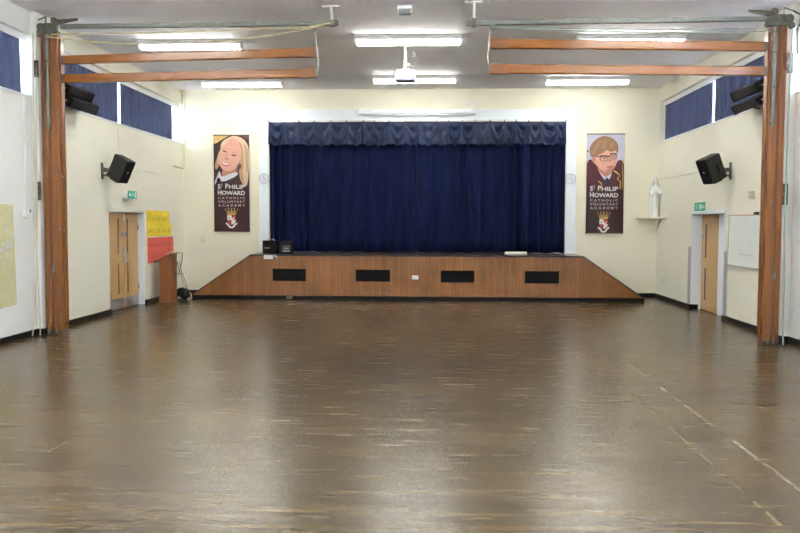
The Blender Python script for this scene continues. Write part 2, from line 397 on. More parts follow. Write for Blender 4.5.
# ------------------------------------------------------------------ stage
st=thing('stage_platform','raised wooden stage with sloping ends, boarded front and four black vents','stage',(-.5,YS+.6,0))
obj('front_panel', MB().prism([(-5.70,.1),(4.68,.1),(3.32,SH-.03),(-4.33,SH-.03)],'y',YS,YS+.035), stagem, st)
obj('plinth', MB().box(-5.75,4.70,YS-.022,YS+.03,0,.10), skirtm, st, bevel=.005)
obj('deck', MB().box(-4.33,3.32,YS+.035,YB,SH-.05,SH).box(OX0,OX1,YB,YB+.9,SH-.05,SH), deckm, st)
ns=MB(); ns.box(-4.35,3.34,YS-.012,YS+.035,SH-.035,SH+.002)
for (xa,za,xb,zb) in ((-5.74,.10,-4.33,SH),(4.70,.10,3.32,SH)):
    dx,dz=xb-xa,zb-za; l=math.hypot(dx,dz); ox,oz=-dz/l*.03,dx/l*.03
    if oz<0: ox,oz=-ox,-oz
    ns.prism([(xa,za-.03),(xb,zb-.03),(xb,zb),(xa,za)],'y',YS-.012,YS+.035)
obj('nosing', ns, nosem, st)
for sx in (-1,1):
    mb=MB(); x0,x1 = (-5.66,-4.33) if sx<0 else (4.64,3.32)
    for k in range(5):
        xa=x0+(x1-x0)*(k/5+.14); a,b=min(xa,x1),max(xa,x1); mb.box(a,b,YS+.036,YB-.001,.17*k,.17*(k+1))
    obj('steps', mb, deckm, st)
for (a,b,z0,z1) in ((-3.81,-3.04,.44,.72),(-1.88,-1.09,.44,.71),(.08,.84,.43,.70),(2.00,2.77,.42,.70)):
    mb=MB(); mb.box(a,b,YS-.004,YS-.0005,z0,z1)
    for (p,q,r,s) in ((a,b,z0,z0+.02),(a,b,z1-.02,z1),(a,a+.02,z0,z1),(b-.02,b,z0,z1)): mb.box(p,q,YS-.014,YS-.004,r,s)
    for i in range(9): mb.box(a+.02,b-.02,YS-.010,YS-.004,z0+.03+i*(z1-z0-.05)/9,z0+.042+i*(z1-z0-.05)/9)
    obj('vent_grille', mb, grillm, st)
# sockets on the stage front
t=thing('socket_box','white twin socket box under the black amplifiers at the top edge of the stage front','socket',(-3.86,YS,.95))
obj('box', MB().box(-4.01,-3.80,YS-.05,YS-.012,.945,1.035), whitem, t, bevel=.006)
obj('plug', MB().box(-3.80,-3.71,YS-.06,YS-.012,.955,1.025), greyp, t, bevel=.01)
obj('plug_pin_cover', MB().tube([(-3.745,YS-.075,.98),(-3.745,YS-.06,.98)],.022,12), black, t)
t=thing('wall_socket','white double socket in the middle of the stage front boards','socket',(-.51,YS,.49))
obj('plate', MB().box(-.585,-.435,YS-.022,YS,.495,.585), whitem, t, bevel=.005)
parts('switch', [MB().box(a,a+.02,YS-.027,YS-.021,.555,.575) for a in (-.545,-.495)], white, t)
t=thing('cable_outlet','small brass floor outlet clipped to the black stage plinth below the first vent','outlet',(-3.42,YS-.03,0))
obj('box', MB().box(-3.49,-3.35,YS-.055,YS-.023,.02,.085), mat('dull_brass',(.20,.16,.09),.4,.6), t, bevel=.006)
# stage curtains
def prof_l(u): return .22+1.05*max(0,1-u/.42)+.5*max(0,u-.9)*10*.5
def prof_r(u): return .26+.35*max(0,min(1,(u-.15)*2))+.75*max(0,(u-.6)/.4)
curtain('stage_curtain',(-4.173,YB+.12),(-.535,YB+.12),SH+.012,4.20,.10,13,stagec,'dark navy stage curtain half nearer the double door, hanging behind the black amplifiers','curtain',21,'navy stage curtains',per=12,profile=prof_l)
curtain('stage_curtain',(-.515,YB+.12),(3.098,YB+.12),SH+.012,4.20,.11,12,stagec,'dark navy stage curtain half nearer the statue, bunched in deep folds at its outer edge','curtain',22,'navy stage curtains',per=12,profile=prof_r)
# valance with swags
rv=random.Random(5); X0,X1=-4.17,3.095; hooks=[X0]
while hooks[-1]<X1-.45: hooks.append(hooks[-1]+rv.uniform(.27,.42))
hooks.append(X1)
def vfun(i, amp, skew, lowb):
    a,b=hooks[i],hooks[i+1]
    def fn(u,v):
        # v=0 top, 1 bottom
        q=2*u-1+skew*(1-u*u)*.25
        sag=1-q*q
        ph=(v*1.5-.85*sag)*2*PI*1.15
        env=(.15+.85*sag)*min(1,v*3)*(1-.35*v)
        dep=.030*amp*math.sin(ph)*env+.016*amp*math.sin(ph*2.1+1)*env*abs(q)
        dep+=.055*(abs(q)**3)*(.3+.7*v)*(.6+.4*math.cos(q*9+skew*3))+.012*math.sin(q*11+skew*5)*v
        z=4.262-(4.262-3.715)*v-(.030*sag*(.4+lowb)+.02*math.sin(q*7+skew*4))*v*v-.02*sag*(1-v)
        return (a+(b-a)*u, YB-.030-dep, z)
    return fn
va=thing('stage_valance','navy pelmet of draped swags across the top of the stage opening','valance',((X0+X1)/2,YB-.03,3.7))
mb=MB()
for i in range(len(hooks)-1): mb.grid(vfun(i, rv.choice([.7,1.0,1.4,1.7]), rv.uniform(-1,1), rv.uniform(.0,1)), 18, 26)
o=obj('cloth',mb,valc,va,smooth=True,recalc=False); o.data.set_sharp_from_angle(angle=PI)
bm=bmesh.new(); bm.from_mesh(o.data); bmesh.ops.remove_doubles(bm,verts=bm.verts[:],dist=.004); bm.to_mesh(o.data); bm.free()
b=o.modifiers.new('thick','SOLIDIFY'); b.thickness=.005
tr=thing('curtain_track','grey metal curtain rail with small hooks above the navy pelmet','curtain rail',((X0+X1)/2,YB-.03,4.265))
obj('rail', MB().box(OX0+.005,OX1-.005,YB-.045,YB-.031,4.268,4.298), alu, tr)
for hx in hooks: obj('hook', MB().box(hx-.012,hx+.012,YB-.060,YB-.044,4.255,4.302), dsteel, tr)
# amplifiers and card on the stage
am=thing('amplifier','black amplifier box with small gold badge at the outer corner of the stage','amplifier',(-3.91,18.62,SH))
obj('cabinet', MB().box(-4.08,-3.74,18.48,18.78,SH+.012,SH+.32), blackm, am, bevel=.012)
obj('front_grille', MB().box(-4.05,-3.77,18.472,18.48,SH+.03,SH+.30), grillm, am)
obj('badge', MB().box(-4.03,-3.90,18.466,18.472,SH+.135,SH+.160), mat('dull_badge',(.30,.21,.06),.5), am)
obj('handle', MB().tube([(-3.99,18.62,SH+.315),(-3.98,18.62,SH+.345),(-3.84,18.62,SH+.345),(-3.83,18.62,SH+.315)],.010,6), alu, am)
for x in (-4.05,-3.77):
    parts('foot', [MB().tube([(x,y,SH),(x,y,SH+.014)],.018,8) for y in (18.52,18.74)], black, am)
am=thing('amplifier','black amplifier box with pale control panel, second from the stage corner','amplifier',(-3.55,18.66,SH))
obj('cabinet', MB().box(-3.70,-3.41,18.52,18.80,SH+.012,SH+.29), blackm, am, bevel=.012)
obj('control_panel', MB().box(-3.62,-3.43,18.514,18.52,SH+.05,SH+.21), mat('grey_panel',(.06,.06,.065),.4), am)
parts('knob', [MB().tube([(-3.595+i*.045,18.498,SH+.075),(-3.595+i*.045,18.514,SH+.075)],.013,10) for i in range(4)], alu, am)
obj('display', MB().box(-3.58,-3.47,18.508,18.514,SH+.13,SH+.145), greyp, am)
obj('handle', MB().tube([(-3.63,18.66,SH+.285),(-3.62,18.66,SH+.31),(-3.49,18.66,SH+.31),(-3.48,18.66,SH+.285)],.010,6), black, am)
for x in (-3.67,-3.44):
    parts('foot', [MB().tube([(x,y,SH),(x,y,SH+.014)],.016,8) for y in (18.55,18.76)], black, am)
t=single('folded_card', MB().prism([(19.28,SH),(19.40,SH),(19.36,SH+.055),(19.30,SH+.062)],'x',1.62,2.14), mat('pale_card',(.60,.60,.50),.6), 'pale strip of card lying on the stage below the navy curtain','card')

# ------------------------------------------------------------------ screen case
t=thing('projector_screen','long white roll-up projection screen case above the stage opening','projection screen',(-.52,YB-.13,4.42))
obj('case', MB().box(-1.90,.84,YB-.19,YB-.05,4.43,4.53), white, t, bevel=.02)
for x in (-1.92,.85): obj('end_cap', MB().box(x-.02,x+.04,YB-.20,YB-.03,4.42,4.545), whitem, t, bevel=.012)
obj('bottom_bar', MB().box(-1.86,.80,YB-.135,YB-.10,4.405,4.428), alu, t)
t=thing('ceiling_pull_switch','white ceiling pull cord with round handle above the screen case end','pull cord',(.74,19.5,4.66))
obj('cord', MB().tube([(.74,19.5,H),(.74,19.5,4.72)],.006,6), whitem, t)
obj('toggle', MB().tube([(.74,19.5,4.74),(.74,19.5,4.71),(.74,19.5,4.65),(.74,19.5,4.63)],[.012,.032,.036,.015],10), white, t)

# ------------------------------------------------------------------ banners
def poly3(mb, pts, m, y, f): 
    vs=[(f(p)[0],y,f(p)[1]) for p in pts]; mb.add(vs,[tuple(range(len(vs)))],m)
def ell(cx,cy,a,b,rot=0,n=18):
    r=math.radians(rot); return [(cx+a*math.cos(t)*math.cos(r)-b*math.sin(t)*math.sin(r), cy+a*math.cos(t)*math.sin(r)+b*math.sin(t)*math.cos(r)) for t in [2*PI*i/n for i in range(n)]]
def smooth_poly(pts, it=2):
    for _ in range(it):
        q=[]
        for i in range(len(pts)):
            a,b=pts[i],pts[(i+1)%len(pts)]; q += [(a[0]*.75+b[0]*.25,a[1]*.75+b[1]*.25),(a[0]*.25+b[0]*.75,a[1]*.25+b[1]*.75)]
        pts=q
    return pts
def stroke(pts,w):
    out=[]; back=[]
    for i,p in enumerate(pts):
        a=pts[max(i-1,0)]; b=pts[min(i+1,len(pts)-1)]; dx,dy=b[0]-a[0],b[1]-a[1]; l=math.hypot(dx,dy) or 1
        out.append((p[0]-dy/l*w/2,p[1]+dx/l*w/2)); back.append((p[0]+dy/l*w/2,p[1]-dx/l*w/2))
    return out,back
def stroke3(mb,pts,w,m,y,f):
    o,b=stroke(pts,w)
    for i in range(len(pts)-1): poly3(mb,[o[i],o[i+1],b[i+1],b[i]],m,y,f)
PK=list(prt); PM=[prt[k] for k in PK]; PI_={k:i for i,k in enumerate(PK)}
def banner(x0,x1,z0,z1,px0,pw,kind,label,peak):
    """px0,pw: the print's own grid; 312 or 330 units wide, 862 tall, counted from its top corner"""
    y=YB-.03; W=x1-x0; Hh=z1-z0
    t=thing('hanging_banner',label,'banner',((x0+x1)/2,y,z0),'school banners')
    top = 92 if kind=='girl' else 78
    tot = 862
    f=lambda p:(x0+(p[0]-px0)/pw*W, z1-(p[1]-top)/tot*Hh)
    mb=MB(); mb.grid(lambda u,v:(x0+W*u, y+.004*math.sin(u*9+v*7)*(1-v)*.0+.002, z0+Hh*v),2,2)
    o=obj('fabric',mb,maroon,t,recalc=False); b=o.modifiers.new('thick','SOLIDIFY'); b.thickness=.004; b.offset=0
    for zz in (z0,z1): obj('rod', MB().tube([(x0-.01,y,zz),(x1+.01,y,zz)],.012,8), brnplate, t, smooth=True)
    mid=(x0+x1)/2
    cp=mat('faint_cord',(.64,.61,.52),.8)
    obj('hanging_cord', MB().tube([(x0+.03,y+.01,z1),(mid+.02,y+.02,peak),(x1-.03,y+.01,z1)],.004,5), cp, t)
    obj('nail', MB().tube([(mid+.02,y-.005,peak),(mid+.02,YB,peak)],.008,6), cp, t)
    m=MB(); I=PI_; n=[0]
    def lay(pts,mm,sm=2):
        n[0]+=1; q=smooth_poly(pts,sm) if sm else pts
        q=[(min(max(a,px0+1),px0+pw-1),min(max(b,top+1),top+tot-2)) for a,b in q]
        poly3(m,q,I[mm],y-.0008-.0003*n[0],f)
    def lin(pts,w,mm): n[0]+=1; stroke3(m,pts,w,I[mm],y-.0008-.0003*n[0],f)
    if kind=='girl':
        lay([(85,92),(397,92),(397,540),(85,540)],'bg',0)
        lay([(85,92),(230,92),(170,128),(105,165),(85,170)],'tan',0)
        lay([(330,92),(397,92),(397,130),(360,120)],'eye',0)
        lay([(135,225),(112,300),(96,350),(93,395),(118,400),(140,330)],'blonde2')
        lay([(140,260),(150,190),(190,130),(240,100),(290,98),(350,125),(388,180),(397,260),(394,380),(385,520),(360,560),(330,520),(305,450),(320,300),(250,180)],'blonde')
        lay([(300,130),(345,200),(352,330),(335,450),(360,560),(318,470),(300,400),(322,300)],'blonde2')
        lay([(345,150),(385,220),(390,330),(378,460),(362,330),(362,230)],'blonde2')
        lay([(165,380),(300,350),(290,430),(230,470),(150,470)],'skin2')
        lay([(150,210),(185,150),(235,115),(285,125),(318,180),(330,250),(318,320),(290,375),(245,412),(195,418),(155,395),(128,345),(122,290),(132,240)],'skin')
        lay([(300,365),(330,345),(330,375),(300,420),(282,410)],'eye')
        lay([(150,150),(235,105),(215,150),(172,190),(145,230)],'blonde')
        lay([(150,318),(172,340),(205,350),(232,346),(226,364),(195,374),(165,360)],'lip')
        lay([(156,325),(176,341),(206,351),(226,349),(216,358),(188,358),(166,346)],'teeth',1)
        lay(ell(182,238,17,7,14),'eye',0); lay(ell(262,272,22,8,14),'eye',0)
        lin([(160,222),(185,214),(205,228)],6,'blonde2'); lin([(240,250),(268,244),(294,262)],6,'blonde2')
        lay([(186,290),(202,294),(218,308),(206,318),(184,310)],'skin2')
        lin([(205,250),(190,290)],6,'skin2')
        lay([(132,408),(150,440),(148,468),(290,415),(300,452),(152,520),(140,470),(108,512),(92,540),(92,505),(120,450)],'collar',1)
        lay([(108,478),(138,470),(150,520),(146,560),(112,560)],'ink',1)
        tx0,tx1=120,358; r0=444.5
    else:
        lay([(110,79),(441,79),(441,330),(110,330)],'lilac',0)
        lay([(112,318),(150,290),(190,340),(240,400),(300,450),(335,400),(372,350),(385,300),(440,312),(440,560),(112,560)],'blazer',1)
        lay([(200,360),(225,330),(340,390),(332,430),(280,470),(230,430)],'skin2')
        lay([(160,280),(190,235),(250,235),(335,215),(372,245),(380,310),(362,365),(330,400),(300,412),(262,403),(215,370),(182,335),(158,318)],'skin')
        lay([(300,380),(355,340),(350,385),(312,412),(270,405)],'skin2')
        lay([(142,262),(128,210),(158,150),(210,108),(270,92),(335,112),(375,150),(392,200),(384,255),(362,215),(322,238),(290,212),(250,246),(205,258),(180,290),(150,282)],'brown')
        for q in ([(170,200),(215,130),(250,120),(205,200)],[(240,220),(250,140),(290,118),(275,205)],[(310,210),(315,140),(350,150),(350,205)],[(150,240),(180,190),(195,215),(170,262)]): lay(q,'brown2')
        lay(ell(172,300,17,26),'skin2',0)
        lay(ell(262,292,38,25),'eye',0); lay(ell(262,293,32,18),'skin',0); lay(ell(345,272,32,25),'eye',0); lay(ell(345,273,26,18),'skin',0)
        lay(ell(266,288,14,6),'eye',0); lay(ell(344,270,12,6),'eye',0)
        lin([(226,268),(300,268)],9,'ink'); lin([(316,250),(376,250)],9,'ink')
        lin([(190,268),(228,276)],7,'ink'); lin([(298,276),(316,266)],7,'ink')
        lay([(300,300),(318,296),(334,306),(322,320),(300,316)],'skin2')
        lay([(276,360),(300,362),(338,348),(328,364),(300,374)],'lip')
        lay([(218,400),(245,425),(275,455),(318,430),(330,405),(326,450),(295,490),(262,470)],'collar',1)
        lay([(276,458),(300,455),(318,500),(300,555),(278,520)],'tie',1)
        lin([(348,395),(380,415),(404,438),(382,466),(412,494),(408,556)],9,'gold')
        lin([(210,488),(240,502),(246,524),(232,550)],9,'gold'); lin([(428,310),(430,560)],5,'gold')
        lay(ell(116,228,8,9),'ink',0)
        tx0,tx1=142,392; r0=444.5
    obj('portrait_print', m, PM, t, recalc=False)
    yl=y-.014
    k = 10 if kind=='boy' else 0
    tm=MB()
    def line(s,a,b,zt,zb,sp=1.,bold=.022):
        p=f((a,zt)); q=f((b,zb)); s_=lettering(s,p[0],q[0],q[1],p[1],yl,'t',None,None,sp,bold); tm.add(s_.v,s_.f)
    w=tx1-tx0
    line('S',tx0,tx0+.105*w,r0+86,r0+128); line('T',tx0+.12*w,tx0+.17*w,r0+84,r0+102)
    p=f((tx0+.12*w,r0+107)); q=f((tx0+.17*w,r0+110)); tm.box(p[0],q[0],yl-.0005,yl,q[1],p[1])
    line('P',tx0+.28*w,tx0+.385*w,r0+82,r0+128); line('HILIP',tx0+.41*w,tx1,r0+92,r0+128)
    line('H',tx0,tx0+.135*w,r0+138,r0+184); line('OWARD',tx0+.15*w,tx1,r0+146,r0+184)
    # serif feet on the capitals
    obj('lettering', tm, prt['text'], t, recalc=False)
    for wd,za,zb,sp in (('CATHOLIC',199,221,1.5),('VOLUNTARY',233,254,1.4),('ACADEMY',266,288,1.6)):
        tm=MB(); line(wd,tx0+2,tx1,r0+za,r0+zb,sp,.02); obj('lettering', tm, prt['text2'], t, recalc=False)
    c=MB(); cx=(tx0+tx1)/2; yy=[yl+.002]
    def cl(pts,mm): yy[0]-=.0006; poly3(c,pts,PI_[mm],yy[0],f)
    T=lambda pts:[(cx+a,r0+b+k) for a,b in pts]
    cl(T([(-36,362),(-52,318),(-38,336),(-26,308),(-15,334),(0,305),(15,334),(26,308),(38,336),(52,318),(36,362)]),'crown')
    for a in (-53,-26,0,26,53): cl([(cx+a+5*math.cos(t_),r0+k+(312 if abs(a)==53 else 304)+6*math.sin(t_)) for t_ in [2*PI*i/8 for i in range(8)]],'gold')
    cl(T([(-38,352),(38,352),(37,362),(-37,362)]),'gold')
    cl(T([(-37,366),(37,366),(37,410),(28,436),(0,452),(-28,436),(-37,410)]),'white')
    cl(T([(0,366),(37,366),(37,408),(0,408)]),'red')
    cl(T([(-37,408),(0,408),(0,452),(-28,436),(-37,412)]),'red')
    cl(T([(-36,368),(-20,368),(36,420),(28,436)]),'white')
    for a,b in ((-20,392),(20,392),(-14,425),(14,425)): cl([(cx+a+6*math.cos(q),r0+k+b+8*math.sin(q)) for q in [2*PI*i/8 for i in range(8)]],'ink' if a*b<0 else 'white')
    pts=T([(-50,436),(-30,450),(-16,472),(0,476),(16,472),(30,450),(50,436)]); o_,b_=stroke(pts,15); yy[0]-=.0006
    for i in range(len(pts)-1): poly3(c,[o_[i],o_[i+1],b_[i+1],b_[i]],PI_['white'],yy[0],f)
    obj('crest_print', c, PM, t, recalc=False)
    return t
banner(-5.55,-4.66,1.57,3.94,85,312,'girl','tall maroon banner with photo of a smiling blonde girl, beside the stage opening',4.57)
banner(3.60,4.50,1.56,3.95,110,332,'boy','tall maroon banner with photo of a boy in glasses, between stage and statue',4.56)
# ------------------------------------------------------------------ clocks, thermostat
def clock(x,z,label,ym):
    t=thing('wall_clock',label,'clock',(x,ym,z-.13),'round wall clocks')
    def ring(r,a,b): return MB().tube([(x,a,z),(x,b,z)],r,28)
    obj('face', ring(.115,ym,ym-.02), mat('clock_face',(.70,.72,.80),.4), t)
    mb=MB(); ps=[(x+.12*math.cos(q),ym-.02,z+.12*math.sin(q)) for q in [2*PI*i/28 for i in range(29)]]; mb.tube(ps,.011,8,cap=False)
    obj('rim', mb, mat('clock_rim',(.52,.53,.58),.35), t, smooth=True)
    obj('hour_hand', MB().prism([(x-.005,z),(x+.005,z-.004),(x-.018,z+.062),(x-.026,z+.058)],'y',ym-.026,ym-.022), mat('clock_hand',(.25,.26,.30),.4), t)
    obj('minute_hand', MB().prism([(x-.004,z-.006),(x+.006,z+.002),(x+.062,z-.066),(x+.055,z-.072)],'y',ym-.030,ym-.026), mat('clock_hand',(.25,.26,.30),.4), t)
    return t
clock(-4.29,2.87,'round white clock on the architrave between the girl banner and the curtain',YB-.03)
clock(3.22,2.87,'round white clock on the architrave between the curtain and the boy banner',YB-.03)
t=thing('thermostat','small beige control box low on the wall beneath the girl banner','thermostat',(-5.85,YB,1.30))
obj('cover', MB().box(-5.90,-5.80,YB-.035,YB,1.30,1.41), mat('beige_plastic',(.70,.66,.53),.5), t, bevel=.008)
obj('dial', MB().tube([(-5.85,YB-.045,1.37),(-5.85,YB-.035,1.37)],.022,12), whitem, t)
# cable runs on walls
def cable(name,pts,r,m,label,cat='cable'): return single(name, MB().tube(pts,r,6), m, label, cat, smooth=True)
faint=mat('painted_conduit',(.74,.70,.56),.6,var=.02)
cable('wall_conduit',[(XL+.06,YB-.02,H),(XL+.06,YB-.02,3.22)],.016,faint,'cream painted conduit in the room corner beside the girl banner','conduit')
cable('wall_cable',[(XL+.055,YB-.012,3.13),(XL+.015,YB-.05,3.12),(XL+.013,19.0,3.14)],.013,mat('dusty_brown_cable',(.40,.36,.28),.6),'short brown cable end in the corner below the bare window glass')
cable('speaker_wire',[(XL+.01,15.4,2.95),(XL+.01,16.8,2.90),(XL+.01,18.3,2.86),(XL+.02,YB-.02,2.86),(-5.9,YB-.01,2.90)],.005,faint,'thin painted wire from the speaker over the double door to the back corner')
cable('speaker_wire',[(XR-.01,15.3,2.93),(XR-.01,16.9,2.84),(XR-.01,18.5,2.84),(XR-.02,YB-.02,2.86)],.005,mat('grey_wire',(.50,.48,.40),.7),'thin grey wire from the speaker on the whiteboard wall to the statue corner')
cable('speaker_wire',[(XL+.01,15.2,3.0),(XL+.01,15.72,3.15),(XL+.01,15.72,3.72)],.005,faint,'thin painted wire running up from the speaker over the double door to the sill')
cable('banner_wire',[(3.36,YB-.008,2.42),(3.46,YB-.012,2.37),(3.60,YB-.008,2.40)],.004,mat('grey_wire',(.50,.48,.40),.7),'short grey wire between the clock and the boy banner')

# ------------------------------------------------------------------ doors
def left_door():
    xd=XL-.15; y0,y1,h=15.56,17.09,1.985; mid=16.325
    d=obj('door_1', MB().box(XL-.30,XL-.02,DL[0],DL[0]+.012,0,DL[2]).box(XL-.30,XL-.02,DL[1]-.012,DL[1],0,DL[2]).box(XL-.30,XL-.02,DL[0],DL[1],DL[2]-.012,DL[2])
          .box(xd-.06,xd,DL[0]+.012,y0,0,DL[2]-.012), white); d['kind']='structure'
    for k,(a,b) in enumerate(((y0,mid-.004),(mid+.004,y1))):
        lf=obj('door_leaf', MB().box(xd-.045,xd,a,b,.012,h), doorm, d, bevel=.003)
        sy=16.02 if k==0 else 16.50
        for (p,q) in ((1.14,1.86),(.31,.95)):
            obj('vision_slot', MB().box(xd-.004,xd+.003,sy-.028,sy+.028,p,q).box(xd,xd+.008,sy-.036,sy-.026,p,q), slotm, lf)
        obj('kick_plate', MB().box(xd,xd+.003,a+.01,b-.01,.02,.225), kickm, lf)
        obj('push_plate', MB().box(xd,xd+.004,(mid-.15 if k==0 else mid+.04),(mid-.04 if k==0 else mid+.15),.94,1.28), alu, lf)
        obj('round_sign', MB().tube([(xd,mid+(-.12 if k==0 else .09),1.54),(xd+.004,mid+(-.12 if k==0 else .09),1.54)],.045,16), blue, lf)
        for zz in ((.35,1.62) if k==1 else (.25,1.0,1.75)):
            obj('hinge', MB().box(xd-.002,xd+.012,(b-.012 if k==1 else a),(b+.012 if k==1 else a+.012),zz,zz+.11), brnplate, lf)
    obj('astragal', MB().box(xd,xd+.01,mid-.012,mid+.012,.02,1.80), doorm, d)
    obj('white_strip', MB().box(xd,xd+.014,mid-.012,mid+.014,1.81,1.97), white, d)  # plain white strip at the top where the leaves meet
    obj('door_back', MB().box(XL-.32,XL-.30,DL[0],DL[1],0,DL[2]), whitem, d)
left_door()
def right_door():
    xd=XR+.2; y0,y1,h=16.02,17.01,1.965
    d=obj('door_2', MB().box(XR+.02,XR+.30,DR[0],DR[0]+.012,0,DR[2]).box(XR+.003,XR+.30,DR[1]-.012,DR[1],0,DR[2]).box(XR+.02,XR+.30,DR[0],DR[1],DR[2]-.012,DR[2])
          .box(xd,xd+.06,DR[0]+.012,y0,0,DR[2]-.012), white); d['kind']='structure'
    lf=obj('door_leaf', MB().box(xd,xd+.045,y0,y1,.012,h), doorm, d, bevel=.003)
    for (p,q) in ((1.09,1.79),(.22,.88)):
        obj('vision_slot', MB().box(xd-.004,xd+.004,16.71,16.77,p,q).box(xd-.008,xd,16.77,16.78,p,q), slotm, lf)
    obj('round_sign', MB().tube([(xd-.004,16.92,1.52),(xd,16.92,1.52)],.04,16), blue, lf)
    obj('door_handle', MB().box(xd-.05,xd,16.93,16.95,.98,1.0).box(xd-.06,xd-.045,16.86,16.95,.98,1.0), alu, lf)
    obj('architrave', MB().box(XR-.015,XR,DR[0]-.06,DR[0]+.012,0,DR[2]+.05).box(XR-.015,XR,DR[0]+.012,DR[1],DR[2]-.01,DR[2]+.05), white, d)
    obj('door_back', MB().box(XR+.30,XR+.32,DR[0],DR[1],0,DR[2]), whitem, d)
right_door()
single('corner_guard', MB().prism([(17.052,0),(17.21,0),(17.21,.012),(17.064,.012)],'z',.10,1.31) if False else MB().box(XR-.012,XR,17.05,17.22,.10,1.31), greyp, 'grey wall guard strip at the far jamb of the single door','wall guard','grey wall guards',bevel=.003)
single('corner_guard', MB().box(XR-.028,XR-.016,14.94,15.06,.10,1.29), greyp, 'grey wall guard strip between the single door and the whiteboard','wall guard','grey wall guards',bevel=.003)

# ------------------------------------------------------------------ exit signs
def figure(mb, c, s, f):
    """running person, arrow and doorway symbols; f maps (a,b) to a point"""
    def P(pts): mb.add([f(c[0]+a*s,c[1]+b*s) for a,b in pts],[tuple(range(len(pts)))])
    P([(.05*math.cos(q)-.02,.05*math.sin(q)+.30) for q in [2*PI*i/10 for i in range(10)]])
    P([(-.06,.22),(.05,.24),(.09,.05),(-.02,.02)]); P([(.05,.22),(.18,.10),(.15,.07),(.04,.16)]); P([(-.06,.22),(-.17,.14),(-.20,.05),(-.16,.04),(-.13,.11),(-.04,.16)])
    P([(-.02,.05),(.09,.06),(.18,-.08),(.16,-.22),(.11,-.22),(.12,-.08)]); P([(-.02,.04),(.05,.02),(-.03,-.12),(-.18,-.16),(-.19,-.11),(-.07,-.08)])
t=thing('exit_sign','white emergency exit light box with green face above the double door','exit sign',(XL,16.17,2.26))
obj('housing', MB().box(XL,XL+.10,15.90,16.42,2.265,2.43), whitem, t, bevel=.006)
obj('sign_face', MB().box(XL+.1005,XL+.106,15.93,16.40,2.27,2.425), green, t)
mb=MB(); f=lambda a,b:(XL+.107,16.165+a,2.345+b)
figure(mb,(.02,0),.20,f)
obj('running_figure', mb, signw, t, recalc=False)
for nm,pts in (('arrow',[(-.20,.0),(-.13,.05),(-.13,.02),(-.08,.02),(-.08,-.02),(-.13,-.02),(-.13,-.05)]),('doorway',[(.12,-.06),(.20,-.06),(.20,.06),(.12,.06)])): obj(nm, MB().add([f(*p) for p in pts],[tuple(range(len(pts)))]), signw, t, recalc=False)
obj('indicator', MB().box(XL+.02,XL+.08,15.98,16.10,2.235,2.265), whitem, t)
t=thing('exit_sign','flat green exit sign with running figure above the single door','exit sign',(XR,16.54,2.05))
obj('plate', MB().box(XR-.012,XR,16.22,16.87,2.045,2.225), green, t)
mb=MB(); f=lambda a,b:(XR-.013,16.545-a,2.135+b)
figure(mb,(-.20,-.005),.21,f)
obj('running_figure', mb, signw, t, recalc=False)
for nm,pts in (('divider_line',[(-.075,-.085),(-.065,-.085),(-.065,.085),(-.075,.085)]),('doorway',[(.0,-.05),(.12,-.05),(.12,.05),(.0,.05)]),('arrow',[(.16,0),(.22,.05),(.22,.02),(.29,.02),(.29,-.02),(.22,-.02),(.22,-.05)])): obj(nm, MB().add([f(*p) for p in pts],[tuple(range(len(pts)))]), signw, t, recalc=False)

# ------------------------------------------------------------------ paper posters by the double door
def squiggle(mb, x, ya, yb, z, h, seed, w, x2):
    r=random.Random(seed); y=ya
    while y<yb-.05:
        lw=r.uniform(.05,.11); k=r.choice('nueouenld'); p=[]
        if k in 'nu': p=[(y,z),(y+.01,z+h*.5),(y+lw*.5,z+h*.48),(y+lw*.6,z),(y+lw*.7,z+h*.1)]
        elif k in 'eo': p=[(y+lw*.35*(1-math.cos(q)),z+h*.25+h*.25*math.sin(q)) for q in [i*.7 for i in range(10)]]
        elif k=='l': p=[(y,z+h),(y+.01,z+h*.4),(y+.02,z),(y+.04,z+.01)]
        else: p=[(y+lw*.5,z+h),(y+lw*.5,z),(y,z+h*.1),(y+.005,z+h*.4),(y+lw*.5,z+h*.4)]
        o,b=stroke(p,w)
        for i in range(len(p)-1): mb.add([(x2,*q) for q in (o[i],o[i+1],b[i+1],b[i])],[(0,1,2,3)])
        y+=lw+r.choice([.02,.03,.03,.09])
def paper(name,y0,y1,z0,z1,m,label,lines,mm,x):
    t=thing(name,label,'poster',(XL,(y0+y1)/2,z0),'sugar paper posters')
    obj('sheet', MB().box(x,x+.002,y0,y1,z0,z1), m, t)
    mb=MB()
    for (a,b,z,h,s) in lines: squiggle(mb,x,a,b,z,h,s,.022,x+.0028)
    obj('handwriting', mb, mm, t, recalc=False)
    return t
paper('paper_poster',17.20,18.70,1.74,2.05,yellow,'upper, shorter yellow paper sheet with faint handwriting beside the double door',[(17.27,18.55,1.82,.17,3)],olive,XL+.001)
paper('paper_poster',17.22,18.83,1.47,1.755,yellow,'lower, longer yellow paper sheet with faint handwriting just above the red one',[(17.27,18.74,1.55,.16,8)],olive,XL+.004)
t=paper('paper_poster',17.24,18.97,.88,1.445,red,'red paper sheet with faint handwriting partly behind the lectern',[(17.32,18.80,1.25,.12,5),(17.32,18.2,1.0,.10,6)],dred,XL+.001)
obj('fold_strip', MB().box(XL+.003,XL+.004,18.62,18.70,1.12,1.44), dred, t)

